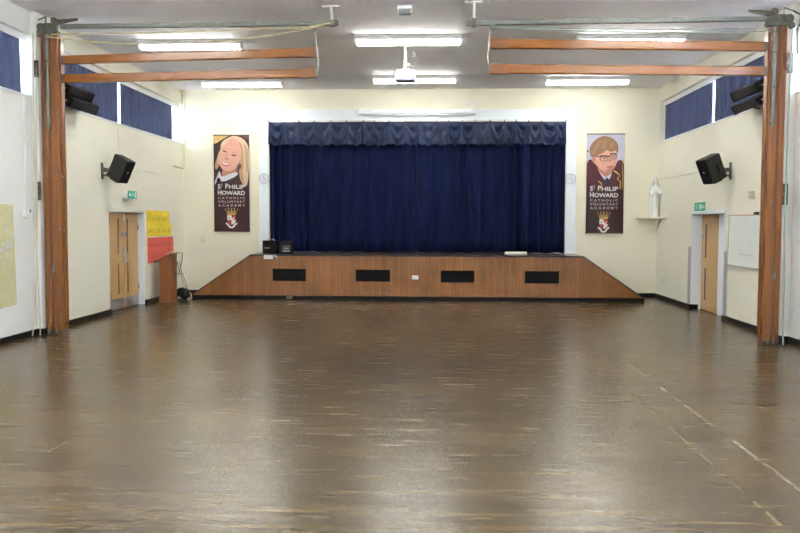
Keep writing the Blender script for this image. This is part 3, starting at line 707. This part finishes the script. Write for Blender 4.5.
# ------------------------------------------------------------------ lectern and trolley
t=thing('lectern','brown wooden lectern with sloping top standing by the red paper sheet','lectern',(-6.05,17.65,0))
a,b=17.44,17.88
obj('body', MB().prism([(-6.17,.02),(-5.915,.02),(-5.90,1.07),(-6.17,.92)],'y',a,b), lectm, t, bevel=.006)
obj('reading_top', MB().prism([(-6.25,.88),(-5.88,1.085),(-5.88,1.115),(-6.25,.91)],'y',a-.03,b+.04), timber('lectern_top',(.13,.045,.02),(.2,.075,.03),(14,3,3),.3), t, bevel=.004)
obj('ledge', MB().prism([(-6.275,.915),(-6.255,.915),(-6.27,.95),(-6.29,.95)],'y',a-.03,b+.04), lectm, t)
obj('base', MB().box(-6.185,-5.90,a-.01,b+.01,0,.03), lectm, t, bevel=.004)
single('paper_note', MB().prism([(-6.02,1.06),(-5.92,1.117),(-5.925,1.128),(-6.025,1.07)],'y',17.5,17.72), mat('note_paper',(.75,.62,.45),.7), 'small pale paper lying on the lectern top','paper')
t=thing('microphone_cable','thin black cable looping down the side of the lectern','cable',(-5.88,17.9,0))
obj('lead', MB().tube([(-5.86,17.93,1.10),(-5.80,17.97,1.07),(-5.83,17.96,.85),(-5.885,17.90,.62),(-5.90,17.70,.60),(-5.905,17.62,.75),(-5.895,17.60,1.02)],.008,6), black, t, smooth=True)
t=thing('luggage_trolley','folded wheeled trolley with black bag beside the lectern','trolley',(-5.9,18.2,0))
obj('handle_frame', MB().tube([(-5.99,18.30,.86),(-5.96,18.30,.72),(-5.79,18.30,.22),(-5.77,18.30,.14)],.007,6).tube([(-5.99,18.16,.86),(-5.96,18.16,.72),(-5.79,18.16,.22),(-5.77,18.16,.14)],.007,6).tube([(-5.99,18.15,.86),(-5.99,18.31,.86)],.007,6), black, t, smooth=True)
obj('cross_bar', MB().tube([(-5.93,18.15,.60),(-5.93,18.31,.60)],.010,6), black, t)
mb=MB()
rs=[]
for (z,rx,ry) in ((.05,.13,.12),(.08,.16,.15),(.16,.16,.16),(.22,.12,.13),(.27,.06,.07)):
    rs.append([(-5.89+rx*math.cos(q)*(1+.12*math.sin(3*q+z*20)),18.22+ry*math.sin(q)*(1+.1*math.cos(2*q+z*30)),z+.015*math.sin(4*q)) for q in [2*PI*i/18 for i in range(18)]])
obj('bag', mb.rings(rs), blackm, t, smooth=True)
for (x,y) in ((-5.89,17.97),(-5.89,18.36)):
    wl=obj('wheel', MB().tube([(x,y-.02,.065),(x,y+.02,.065)],.065,18), blackm, t, smooth=True)
    obj('hub', MB().tube([(x,y-.028,.065),(x,y+.028,.065)],.035,12), alu, wl, smooth=True)
obj('axle', MB().tube([(-5.89,17.97,.065),(-5.89,18.36,.065)],.009,6).tube([(-5.89,18.16,.065),(-5.80,18.22,.05)],.012,6), steel, t)
cable('floor_cable',[(-5.74,18.28,.16),(-5.70,18.24,.12),(-5.67,18.18,.02),(-5.72,18.05,.012)],.012,mat('pale_grey_cable',(.45,.43,.38),.6),'pale cable end curling onto the floor beside the trolley')

# ------------------------------------------------------------------ wall speakers
def speaker(sx, wallx, yp, c, label):
    """sx +1: speaker on the left wall aimed into the hall"""
    t=thing('wall_speaker',label,'speaker',(wallx,yp,2.6),'wall speakers')
    obj('wall_plate', MB().box(*sorted((wallx,wallx+sx*.012)),yp-.05,yp+.05,2.60,2.91), dsteel, t, bevel=.003)
    obj('bracket_arm', MB().tube([(wallx,yp,2.79),(wallx+sx*.08,yp+.01,2.79),(wallx+sx*.16,yp+.03,2.74)],.028,8).tube([(wallx+sx*.01,yp,2.66),(wallx+sx*.10,yp+.02,2.70)],.014,6).obox((wallx+sx*.08,yp,2.77),(.06,.09,.07)), dsteel, t)
    return t
def spk_body(t, c, size, R):
    w,d,h=size; c=Vector(c)
    def pt(x,y,z): return c+R@Vector((x,y,z))
    mb=MB(); prof=[(-w/2,-d/2),(w/2,-d/2),(w/2*.80,d/2),(-w/2*.80,d/2)]   # front face at -y
    vs=[pt(x,y,-h/2) for x,y in prof]+[pt(x,y,h/2) for x,y in prof]
    mb.add(vs,[(0,3,2,1),(4,5,6,7),(0,1,5,4),(1,2,6,5),(2,3,7,6),(3,0,4,7)])
    obj('cabinet',mb,mat('black_textured_case',(.016,.016,.018),.5,var=.15,scale=40,spec=.35),t,bevel=.014)
    g=MB().obox(pt(0,-d/2-.006,0),(w*.92,.014,h*.94),R); obj('front_grille',g,grillm,t,bevel=.005)
    obj('badge',MB().obox(pt(0,-d/2-.015,-h*.0),(w*.16,.004,w*.10),R),alu,t)
    obj('side_handle',MB().obox(pt(w*.46,.03,0),(.012,.03,h*.35),R),blackm,t)
    obj('mount_socket',MB().obox(pt(0,.0,-h/2-.012),(w*.5,d*.5,.03),R),blackm,t)
def rotm(fwd, roll=0.):
    """local -Y looks along fwd, Z up-ish"""
    f=Vector(fwd).normalized(); y=-f; x=y.cross(Vector((0,0,1))).normalized(); z=x.cross(y).normalized()
    M=Matrix((x,y,z)).transposed()
    return M @ Matrix.Rotation(roll,3,'Y')
t=speaker(1,XL,14.93,None,'black loudspeaker on a wall bracket above the double door')
spk_body(t,(-6.02,15.0,2.80),(.27,.33,.46),rotm((.88,-.22,-.46)))
t=speaker(-1,XR,14.90,None,'black loudspeaker on a wall bracket above the single door and whiteboard')
spk_body(t,(4.965,14.84,2.79),(.28,.35,.47),rotm((-.86,-.30,-.40)))

# ------------------------------------------------------------------ floodlights under the high windows
def flood(x, sx, y0, y1, z, hgt, label, tilt):
    t=thing('floodlight',label,'floodlight',(x,(y0+y1)/2,z),'long floodlights')
    R=Matrix.Rotation(sx*tilt,3,'Y')
    c=Vector((x,(y0+y1)/2,z+hgt/2)); l=y1-y0
    obj('housing',MB().obox(c,(.24,l,hgt),R),blackm,t,bevel=.015)
    obj('front_lens',MB().obox(c+R@Vector((sx*.122,0,0)),(.012,l*.9,hgt*.7),R),black,t,bevel=.004)
    obj('label_plate',MB().obox(c+R@Vector((sx*.02,-l/2-.003,0)),(.08,.004,.02),R),greyp,t)
    obj('end_plate',MB().obox(c+Vector((0,l/2-.01,.0)),(.27,.014,hgt*1.1),R),black,t)
    xw=XL if sx>0 else XR
    parts('wall_arm',[MB().tube([(x,q,z+hgt/2),(xw,q,z+hgt/2-.06)],.018,6) for q in (y0+.3,y1-.3)],dsteel,t)
    return t
flood(-6.14,1,12.95,13.86,3.93,.15,'upper of two long black floodlights by the post on the double-door wall',.5)
flood(-6.12,1,12.95,13.96,3.72,.16,'lower of two long black floodlights by the post on the double-door wall',.5)
t=flood(5.10,-1,12.90,14.0,3.91,.16,'upper of two long black floodlights by the post on the whiteboard wall',.5)
flood(5.10,-1,12.90,13.93,3.69,.14,'lower of two long black floodlights by the post on the whiteboard wall',.5)

# ------------------------------------------------------------------ gym posts, beams, overhead rails
def post(x0,x1,y0,y1,h,side,label,tx,tz0):
    t=thing('gym_post',label,'post',((x0+x1)/2,(y0+y1)/2,0),'wooden gym posts')
    w=x1-x0; a=x0+w*.42 if side<0 else x0+w*.58
    e=.006
    obj('upright',MB().box(x0,a-.018,y0,y1,.06,h),postm,t,bevel=.008)
    obj('upright',MB().box(a+.018,x1,y0,y1,.06,h),postm,t,bevel=.008)
    obj('web',MB().box(a-.02,a+.02,y0+.016,y1-.01,.06,h),timber('post_slot_timber',(.11,.034,.010),(.18,.06,.018),(16,16,.8),.5,.1),t)
    xb=x1 if side<0 else x0-.022
    obj('inner_strip',MB().box(xb,xb+.022,y0+.05,y1-.03,.17,h-.03),postm,t,bevel=.004)
    obj('base_shoe',MB().box(x0+.005,x1-.005,y0-.008,y1+.01,0,.06).box(x0+.04,x1-.04,y0-.06,y0-.008,0,.03),brnplate,t,bevel=.006)
    parts('floor_bolt',[MB().tube([(x0+dx,y0-.035,.03),(x0+dx,y0-.035,.13)],.014,8) for dx in (.06,w-.09)],steel,t)
    obj('guide_tube',MB().tube([(tx,y0-.035,tz0),(tx,y0-.035,h-.01)],.026,12),steel,t,smooth=True)
    parts('tube_clip',[MB().box(tx-.034,tx+.034,y0-.066,y0,z,z+.02) for z in (tz0+.03,tz0+.55,tz0+1.05,h-.1)],dsteel,t)
    # row of adjustment holes with dark bushes
    hx=x1-w*.2 if side>0 else x0+w*.2
    parts('peg_hole',[MB().tube([(hx,y0-.002,.55+i*.16),(hx,y0+.004,.55+i*.16)],.010,8) for i in range(16)],brnplate,t)
    # catch
    obj('catch',MB().box(x0+w*.5,x0+w*.5+.035,y0-.025,y0,.98,1.10).tube([(x0+w*.5+.017,y0-.05,1.02),(x0+w*.5+.017,y0,1.02)],.02,8),steel,t)
    return t
LP=(-6.215,-5.945); RP=(4.82,5.052)
ly0,ly1=12.40,12.60; ry0,ry1=12.02,12.22
PT=4.72
post(*LP,ly0,ly1,PT,-1,'tall wooden gym post against the wall with the double door',-6.10,3.24)
post(*RP,ry0,ry1,4.66,1,'tall wooden gym post beside the whiteboard',4.86,3.22)
def head(x, y, z, side, label):
    """pulley cluster on top of a post"""
    t=thing('pulley_head',label,'pulley',(x,y,z),'pulley heads')
    s=side
    obj('mounting_plate',MB().box(x-.17,x+.12,y-.07,y+.07,z+.001,z+.05),dsteel,t,bevel=.005)
    obj('bracket',MB().box(x-.10,x+.10,y-.05,y+.03,z+.05,z+.17).prism([(x-.22,z+.02),(x-.14,z+.004),(x-.04,z+.04),(x-.06,z+.16),(x-.17,z+.12)],'y',y-.075,y-.045),dsteel,t,bevel=.006)
    for k,(dx,dz,rr) in enumerate(((-.13*-s,.10,.062),(.08*-s,.20,.05),(-.16*-s,.0,.05))):
        wl=obj('pulley_wheel',MB().tube([(x+dx,y-.09,z+dz),(x+dx,y-.06,z+dz)],rr,18),dsteel,t,smooth=True)
        obj('axle',MB().tube([(x+dx,y-.10,z+dz),(x+dx,y-.05,z+dz)],.014,8),steel,wl)
    obj('stay_bar',MB().tube([(x+s*.06,y-.05,z+.12),(x+s*.06,y-.05,z+.26),(x+s*.20,y-.03,z+.22),(x+s*.40,y,z+.13)],.013,6),dsteel,t)
    obj('lever_bar',MB().prism([(x-s*.05,z+.17),(x-s*.10,z+.22),(x-s*.44,z+.24),(x-s*.44,z+.21),(x-s*.12,z+.14)],'y',y-.045,y-.02),dsteel,t)
    return t
head(-6.06,12.44,PT+.0,-1,'grey steel pulley head on the post by the double-door wall')
head(4.93,12.06,4.66,1,'grey steel pulley head on the post beside the whiteboard')
def rail(p0,p1,label,hangx):
    t=thing('overhead_rail',label,'rail',(p0[0],p0[1],p0[2]),'steel overhead rails')
    a,b=Vector(p0),Vector(p1); d=(b-a).normalized(); ang=math.atan2(d.z,d.x); R=Matrix.Rotation(-ang,3,'Y')
    c=(a+b)/2; l=(b-a).length
    obj('channel',MB().obox(c+Vector((0,0,.0)),(l,.05,.052),R).obox(c+Vector((0,0,-.032)),(l,.075,.012),R),steel,t)
    pl=MB(); e=b
    dirx=1 if b.x>a.x else -1
    obj('end_pulley',MB().tube([(e.x+dirx*.02,e.y-.03,e.z),(e.x+dirx*.02,e.y+.03,e.z)],.05,16),dsteel,t,smooth=True)
    hx=e.x-dirx*.33
    obj('hook_block',MB().box(hx-.045,hx+.045,e.y-.03,e.y+.03,e.z-.10,e.z-.03).tube([(hx,e.y,e.z-.09),(hx,e.y,e.z-.14)],.02,8),dsteel,t,bevel=.008)
    parts('joint_plate',[MB().obox(a+(b-a)*q,(.12,.062,.066),R) for q in (.35,.7)],steel,t)
    return t
rail((-5.90,12.42,4.845),(-1.60,12.42,4.86),'steel overhead rail from the double-door post, with yellowed cords below',-1.6)
rail((4.78,12.04,4.78),(.46,12.04,4.75),'steel overhead rail from the post beside the whiteboard',.5)
def hanger(x,y,z,label,f=0.):
    t=thing('ceiling_bracket',label,'bracket',(x,y,H),'ceiling brackets')
    obj('ceiling_plate',MB().box(x-.13,x+.13,y-f-.05,y-f+.05,H-.02,H),whitem,t,bevel=.004)
    obj('drop_rod',MB().tube([(x,y-f,H-.01),(x,y,z+.02)],.022,8),whitem,t,smooth=True)
    obj('clamp',MB().box(x-.035,x+.035,y-.04,y+.04,z-.06,z+.06),dsteel,t,bevel=.006)
hanger(-1.63,12.42,4.86,'white ceiling bracket holding the end of the rail with yellowed cords',.22)
hanger(.52,12.04,4.75,'white ceiling bracket holding the end of the rail on the whiteboard side')
def beam(p0,p1,h,label):
    t=thing('gym_beam',label,'beam',((p0[0]+p1[0])/2,p0[1],min(p0[2],p1[2])-h/2),'wooden gym beams')
    a,b=Vector(p0),Vector(p1); d=(b-a).normalized(); ang=math.atan2(d.z,d.x); R=Matrix.Rotation(-ang,3,'Y'); c=(a+b)/2; l=(b-a).length
    obj('bar',MB().obox(c,(l,.085,h),R),beamm,t,bevel=.016)
    obj('end_block',MB().obox(b-d*.13,(.26,.092,h+.012),R),capm,t,bevel=.006)
    obj('end_fitting',MB().obox(b+d*.006,(.016,.07,h*.9),R).tube([b+Vector((0,0,h*.4)),b+d*.02+Vector((0,0,h*.4)),b+d*.02-Vector((0,0,h*.4))],.006,6),steel,t)
    obj('hinge_plate',MB().obox(a+d*.025,(.05,.098,h*.8),R),brnplate,t)
    return t
beam((-5.93,12.5,4.335),(-1.90,12.5,4.43),.135,'upper of two wooden beams reaching out from the double-door post')
beam((-5.93,12.5,4.045),(-1.90,12.5,4.115),.135,'lower of two wooden beams reaching out from the double-door post')
beam((4.79,12.1,4.385),(.765,12.1,4.455),.135,'upper of two wooden beams reaching out from the whiteboard-side post')
beam((4.79,12.1,4.03),(.765,12.1,4.085),.135,'lower of two wooden beams reaching out from the whiteboard-side post')
def sag(a,b,s,n=10): return [(a[0]+(b[0]-a[0])*t,a[1]+(b[1]-a[1])*t,a[2]+(b[2]-a[2])*t-s*4*t*(1-t)) for t in [i/n for i in range(n+1)]]
GC='cords below the overhead rails'
single('pull_rope',MB().tube(sag((-6.02,12.34,4.70),(-1.95,12.36,4.79),.02)+[(-1.60,12.36,4.86)],.010,6),ropey,'upper yellowed cord running under the rail of the double-door post','rope',GC,smooth=True)
single('pull_rope',MB().tube(sag((-6.05,12.33,4.66),(-1.95,12.34,4.76),.17)+[(-1.62,12.34,4.85)],.010,6),ropey,'lower, sagging yellowed cord under the rail of the double-door post','rope',GC,smooth=True)
single('pull_rope',MB().tube(sag((4.82,11.99,4.63),(.80,11.99,4.685),.03),.008,6),ropeg,'upper grey-green cord under the rail on the whiteboard side','rope',GC,smooth=True)
single('pull_rope',MB().tube(sag((4.82,11.985,4.58),(.80,11.985,4.665),.04),.008,6),ropeg,'lower grey-green cord under the rail on the whiteboard side','rope',GC,smooth=True)
single('beam_chain',MB().tube([(-1.91,12.46,4.75),(-1.88,12.44,4.50),(-1.87,12.44,4.365),(-1.845,12.44,4.26),(-1.87,12.44,4.18)],.006,6),alu,'thin wire between rail hook and beam ends on the double-door side','wire','beam wires')
single('beam_chain',MB().tube([(.76,12.06,4.66),(.74,12.04,4.52),(.74,12.04,4.38),(.72,12.04,4.27),(.74,12.04,4.16)],.006,6),alu,'thin wire between rail hook and beam ends on the whiteboard side','wire','beam wires')
# hanging ropes beside the posts
single('hanging_rope',MB().tube([(-6.285,12.30,4.72),(-6.29,12.28,3.0),(-6.29,12.28,1.9),(-6.275,12.27,1.0),(-6.24,12.24,.3),(-6.23,12.22,.012)],.009,6),mat('bleached_rope',(.60,.56,.42),.8,var=.12,scale=60),'pale yellow rope hanging just beside the double-door post, with straighter fall','rope','hanging ropes',smooth=True)
single('hanging_rope',MB().tube([(-6.245,12.33,4.72),(-6.265,12.29,3.0),(-6.27,12.29,1.9),(-6.285,12.26,1.0),(-6.30,12.2,.3),(-6.305,12.12,.012)],.009,6),mat('bleached_rope',(.60,.56,.42),.8),'pale yellow rope by the double-door post, foot swung towards the yellow-green sheet','rope','hanging ropes',smooth=True)
single('hanging_rope',MB().tube([(5.10,11.97,4.62),(5.078,11.98,3.0),(5.075,11.98,1.6),(5.10,11.98,.9),(5.09,11.98,.3),(5.10,11.97,.012)],.011,6),paleg,'pale green rope hanging behind the whiteboard-side post','rope','hanging ropes',smooth=True)
# metal plates on the pilasters
def plate(x0,x1,y,z0,z1,label,arm):
    t=thing('wall_bracket',label,'bracket',((x0+x1)/2,y,z0),'dark plates on the pilasters')
    obj('plate',MB().box(x0,x1,y-.03,y,z0,z1),brnplate,t,bevel=.003)
    parts('bolt',[MB().tube([((x0+x1)/2,y-.045,z),((x0+x1)/2,y-.03,z)],.016,8) for z in (z0+.06,z1-.06)],steel,t)
    obj('tie_bar',MB().box(*sorted((arm,(x0+x1)/2)),y-.045,y-.03,(z0+z1)/2-.018,(z0+z1)/2+.018),steel,t)
plate(-6.285,-6.222,12.34,4.04,4.30,'dark metal plate high beside the double-door post, level with the beams',-6.24)
plate(-6.285,-6.222,12.34,2.13,2.42,'dark metal plate half way up beside the double-door post',-6.24)
plate(5.15,5.255,12.30,4.03,4.33,'dark metal plate high beside the whiteboard-side post',5.08)
plate(5.13,5.235,12.30,2.08,2.40,'dark metal plate half way up beside the whiteboard-side post',5.08)
cable('pipe_bend',[(5.30,12.24,4.30),(5.27,12.2,4.66),(5.29,12.1,4.74),(5.31,11.9,4.70)],.018,dsteel,'grey bent steel pipe at the top of the whiteboard-side pilaster','pipe')

# ------------------------------------------------------------------ near wall: notice sheet and switch
t=thing('display_sheet','yellow-green paper sheet with pale cut-out shapes on the near wall','poster',(XL,11.2,.55))
obj('sheet',MB().prism([(10.5,.50),(11.76,.545),(11.74,1.2),(11.71,2.045),(10.5,2.06)],'x',XL+.001,XL+.004),sheetm,t)
mb=MB(); r=random.Random(9)
for i in range(34):
    cy,cz=11.05+r.random()*.62,1.42+r.gauss(0,.10); a=r.uniform(.015,.05); ro=r.uniform(0,3)
    n_=r.choice([3,4,5]); p=[(cy+a*math.cos(ro+q)*r.uniform(.6,1.6),cz+a*math.sin(ro+q)) for q in [2*PI*k/n_ for k in range(n_)]]
    obj('cutout',MB().prism(p,'x',XL+.004,XL+.006+.001*(i%3)),cutm,t)
t=thing('wall_switch','white surface switch box on conduit between the paper sheet and post','switch',(XL,12.05,1.86))
obj('box',MB().box(XL,XL+.045,11.98,12.12,1.86,2.01),whitem,t,bevel=.006)
obj('rocker',MB().box(XL+.045,XL+.052,12.03,12.07,1.91,1.96),white,t)
obj('key_tag',MB().box(XL+.045,XL+.06,12.12,12.135,1.94,1.985),dsteel,t)
obj('conduit',MB().tube([(XL+.015,12.06,2.01),(XL+.015,12.08,3.72)],.012,8),whitem,t,smooth=True)

# ------------------------------------------------------------------ right wall: whiteboard, small boxes, statue
t=thing('whiteboard','white wall board with faint scribble between the door and post','whiteboard',(XR,14.1,1.05))
obj('board',MB().box(XR-.016,XR,13.42,14.86,1.06,1.94),mat('whiteboard_enamel',(.78,.82,.77),.25,var=.02),t)
obj('frame_strip',MB().box(XR-.022,XR,13.42,14.87,1.94,1.952),mat('rust_red_strip',(.50,.17,.10),.5),t)
obj('pen_tray',MB().box(XR-.05,XR,13.42,14.87,1.04,1.06).box(XR-.022,XR,14.86,14.872,1.04,1.952),mat('grey_green_tray',(.34,.38,.33),.5),t)
mb=MB(); p=[(13.78+i*.028,1.262+.014*math.sin(i*2.4)+.006*math.sin(i*5)) for i in range(22)]; o_,b_=stroke(p,.009)
for i in range(len(p)-1): mb.add([(XR-.0168,*q) for q in (o_[i],o_[i+1],b_[i+1],b_[i])],[(0,1,2,3)])
obj('scribble',mb,mat('grey_marker',(.30,.32,.33),.6),t,recalc=False)
t=thing('board_rubber','black rubber resting on the top edge of the whiteboard','board rubber',(XR-.02,13.6,1.952))
obj('grip',MB().box(XR-.045,XR-.002,13.53,13.68,1.970,1.995),black,t,bevel=.006)
obj('felt',MB().box(XR-.043,XR-.003,13.535,13.675,1.952,1.970),mat('grey_felt',(.08,.08,.08),.9),t)
t=thing('sounder_box','small beige box on the wall above the whiteboard','box',(XR,13.82,2.23))
obj('cover',MB().box(XR-.05,XR,13.74,13.90,2.23,2.35),mat('beige_box',(.52,.47,.33),.5),t,bevel=.01)
obj('button',MB().tube([(XR-.055,13.82,2.29),(XR-.05,13.82,2.29)],.02,10),whitem,t)
t=thing('wall_socket','tiny pale socket plate low on the wall below the statue','socket',(XR,19.06,.38))
obj('plate',MB().box(XR-.014,XR,18.98,19.13,.38,.50),mat('pale_socket',(.70,.68,.57),.5),t,bevel=.003)
obj('switch',MB().box(XR-.018,XR-.013,19.03,19.06,.44,.47),whitem,t)
t=thing('corner_shelf','small cream corner shelf under the white statue','shelf',(5.05,19.5,1.88))
obj('board',MB().prism([(4.80,YB),(XR,YB),(XR,18.95),(5.16,18.98)],'z',1.915,1.945),cream,t,bevel=.003)
obj('bracket',MB().prism([(YB,1.915),(19.30,1.915),(YB,1.62)],'x',5.285,5.315),cream,t)
# statue: robed standing woman with veil and joined hands
t=thing('statue','white plaster statue of a veiled robed woman standing on the corner shelf','statue',(5.185,19.46,1.945))
cx,cy,z0=5.185,19.46,1.945
def ringp(z,rx,ry,dx=0,dy=0,fold=0,nf=9,ph=0,n=36): return [(cx+dx+rx*.86*math.cos(q)*(1+fold*math.sin(nf*q+ph)),cy+dy+ry*math.sin(q)*(1+fold*math.sin(nf*q+ph)),z0+z) for q in [2*PI*i/n for i in range(n)]]
obj('pedestal',MB().rings([ringp(0,.115,.11),ringp(.035,.12,.115),ringp(.05,.10,.095)]),plaster,t,smooth=True)
body=MB().rings([ringp(.045,.088,.085,0,0,.08,8),ringp(.14,.094,.086,0,0,.09,8,.3),ringp(.32,.096,.084,0,0,.07,8,.5),ringp(.50,.104,.088,0,0,.05,8,.8),ringp(.60,.116,.088,0,0,.03,7,1),ringp(.68,.112,.082,0,0,.02,6),ringp(.735,.085,.066),ringp(.765,.040,.040),ringp(.80,.034,.036)])
for s in (-1,1):   # sleeves meeting at the chest
    body.tube([(cx+s*.085,cy,z0+.71),(cx+s*.112,cy-.02,z0+.60),(cx+s*.09,cy-.085,z0+.535),(cx+s*.03,cy-.115,z0+.60)],[.040,.046,.042,.022],12)
    body.tube([(cx+s*.03,cy-.112,z0+.595),(cx+s*.010,cy-.125,z0+.63),(cx+s*.004,cy-.128,z0+.675)],[.018,.016,.006],8)
for a,r_ in ((0,1),):
    pass
hd=[]
for k in range(13):
    q=-PI/2+PI*k/12; rr=math.cos(q); hd.append([(cx+.047*rr*math.cos(p),cy-.012+.055*rr*math.sin(p)*(1.0),z0+.86+.068*math.sin(q)) for p in [2*PI*i/20 for i in range(20)]])
body.rings(hd)
body.prism([(cy-.062,z0+.872),(cy-.080,z0+.845),(cy-.062,z0+.84)],'x',cx-.008,cx+.008)   # nose
obj('robed_figure',body,plaster,t,smooth=True)
vl=MB()
def veil(u,v):
    q=PI*(-.17+1.34*u)                        # wraps round the back, open at the front (-Y)
    z=.945-.90*v; rx=.060+.036*min(1,v*2.6)+.010*v; ry=.070+.025*min(1,v*2.6)
    if v<.09: k=math.sqrt(max(0,1-(1-v/.09)**2)); rx=.064*k+.002; ry=.070*k+.002
    w=1+.05*math.sin(q*7)*v
    return (cx+rx*w*math.cos(q),cy-.005+ry*w*math.sin(q),z0+z)
vl.grid(veil,30,26)
o=obj('veil',vl,plaster,t,smooth=True,recalc=False); b=o.modifiers.new('thick','SOLIDIFY'); b.thickness=.010
cr=MB()
cr.tube([(cx+.040*math.cos(q),cy-.01+.044*math.sin(q),z0+.935) for q in [2*PI*i/16 for i in range(17)]],.008,6,cap=False)
for i in range(6): q=2*PI*i/6; cr.tube([(cx+.040*math.cos(q),cy-.01+.044*math.sin(q),z0+.935),(cx+.046*math.cos(q),cy-.01+.05*math.sin(q),z0+.975)],[.008,.003],6)
obj('crown',cr,plaster,t,smooth=True)

# ------------------------------------------------------------------ ceiling: lights, projector, small fittings
def light(x,y,label):
    t=thing('ceiling_light',label,'ceiling light',(x,y,H),'long fluorescent ceiling lights')
    l=1.86; w=.21
    obj('housing',MB().prism([(-w/2-.03,H-.001),(w/2+.03,H-.001),(w/2+.03,H-.07),(w/2+.015,H-.08),(-w/2-.015,H-.08),(-w/2-.03,H-.07)],'x',x-l/2,x+l/2),whitem,t)
    obj('diffuser',MB().prism([(-w/2+.012,H-.081),(w/2-.012,H-.081),(w/2-.012,H-.122),(w/2-.035,H-.142),(-w/2+.035,H-.142),(-w/2+.012,H-.122)],'x',x-l/2+.03,x+l/2-.03),lampm,t,bevel=.008)
    for s in (-1,1): obj('end_cap',MB().prism([(-w/2+.01,H-.081),(w/2-.01,H-.081),(w/2-.02,H-.144),(-w/2+.02,H-.144)],'x',x+s*(l/2-.03),x+s*(l/2-.008)),whitem,t)
    for ch in t.children:
        for v in ch.data.vertices: v.co.y += y        # the outlines above are drawn about y = 0
    return t
L0=light(-.53,14.18,'long ceiling light with the projector pole just behind it')
spots=[(-.53,18.02,'long ceiling light behind the projector, directly above the screen case'),
 (-4.46,14.42,'long ceiling light above the two wooden beams of the double-door post'),
 (-4.50,18.40,'long ceiling light just below the lower wooden beam of the double-door post'),
 (3.33,14.30,'long ceiling light just above the upper wooden beam of the whiteboard-side post'),
 (3.32,18.30,'long ceiling light just below the lower wooden beam of the whiteboard-side post')]
for x,y,lab in spots: dup(L0,(x,y,H),lab)
for y in (10.3,6.3,2.3,-1.7):  # unseen rows of lights, added to brighten the near half of the hall
    for x in (-4.48,-.53,3.32): dup(L0,(x,y,H),'added ceiling light in the unseen rows over the near half of the hall')
t=thing('projector','white projector hanging from the ceiling on a white pole','projector',(-.61,14.9,4.38))
px,py=-.61,14.9
obj('ceiling_plate',MB().tube([(px,py,H),(px,py,H-.02)],.09,16),whitem,t)
obj('pole',MB().tube([(px,py,H-.01),(px,py,4.60)],.030,14),white,t,smooth=True)
obj('cradle',MB().box(px-.17,px+.17,py-.10,py+.10,4.575,4.595).box(px-.06,px+.06,py-.06,py+.06,4.595,4.63).box(px-.15,px-.12,py-.08,py+.08,4.53,4.58).box(px+.12,px+.15,py-.08,py+.08,4.53,4.58),alu,t)
bd=obj('body',MB().box(px-.19,px+.19,py-.16,py+.16,4.45,4.545),white,t,bevel=.02)
obj('under_case',MB().box(px-.185,px+.185,py-.155,py+.155,4.395,4.449),mat('grey_blue_case',(.26,.26,.36),.4),t,bevel=.012)
obj('lens',MB().tube([(px+.07,py+.155,4.49),(px+.07,py+.19,4.49)],.04,16),black,bd,smooth=True)
vt=MB()
for i in range(5): vt.box(px-.15+i*.03,px-.135+i*.03,py-.163,py-.159,4.47,4.52)
vt.box(px+.04,px+.15,py-.163,py-.159,4.475,4.495)
obj('rear_ports',vt,mat('port_grey',(.35,.36,.40),.5),bd)
obj('cable_clip',MB().box(px+.03,px+.08,py-.02,py+.02,4.68,4.72),white,t,bevel=.008)
t=thing('smoke_detector','small white detector on a short stem behind the projector pole','smoke detector',(-.47,15.5,4.93))
obj('stem',MB().tube([(-.47,15.5,H),(-.47,15.5,4.95)],.045,14),mat('grey_stem',(.5,.5,.5),.5),t,smooth=True)
obj('head',MB().tube([(-.47,15.5,4.965),(-.47,15.5,4.945),(-.47,15.5,4.925)],[.075,.085,.05],18),white,t,smooth=True)
t=thing('emergency_light','small square white ceiling fitting with grey lens near the top centre','emergency light',(-.515,12.3,H))
ex,ey=-.515,12.3
obj('housing',MB().box(ex-.11,ex+.11,ey-.13,ey+.13,H-.05,H),white,t,bevel=.008)
obj('lens',MB().prism([(ey-.09,H-.05),(ey+.09,H-.05),(ey+.07,H-.10),(ey-.05,H-.10)],'x',ex-.09,ex+.09),mat('grey_lens',(.30,.34,.36),.15),t,bevel=.006)

# ------------------------------------------------------------------ daylight
w=bpy.data.worlds.new('daylight'); SC.world=w; w.use_nodes=True
nt=w.node_tree; bg=nt.nodes['Background']
tc=nt.nodes.new('ShaderNodeTexCoord'); sp=nt.nodes.new('ShaderNodeSeparateXYZ'); nt.links.new(tc.outputs['Generated'],sp.inputs[0])
col=ramp(nt, sp.outputs['Z'], .0, .7, (.80,.88,1.0), (.55,.72,1.0))
nt.links.new(col,bg.inputs['Color']); bg.inputs['Strength'].default_value=32.

# ------------------------------------------------------------------ camera
cd=bpy.data.cameras.new('camera'); cd.sensor_width=36; cd.lens=36; cd.clip_end=100
cam=bpy.data.objects.new('camera',cd); COL.objects.link(cam)
R=Vector((.998891,.046958,.003195)).normalized(); F=Vector((-.046712,.997395,-.054972)).normalized(); U=R.cross(F).normalized(); R=F.cross(U)
cam.matrix_world=Matrix(((R.x,U.x,-F.x,0),(R.y,U.y,-F.y,0),(R.z,U.z,-F.z,1.8),(0,0,0,1)))
SC.camera=cam
vs=SC.view_settings; vs.view_transform='Standard'; vs.look='None'; vs.exposure=0.27; vs.gamma=1.0; vs.use_curve_mapping=False
SC.display_settings.display_device='sRGB'
try:
    SC.cycles.use_denoising=True; SC.cycles.denoising_prefilter='FAST'; SC.cycles.max_bounces=10; SC.cycles.diffuse_bounces=6; SC.cycles.sample_clamp_indirect=8.
except Exception: pass
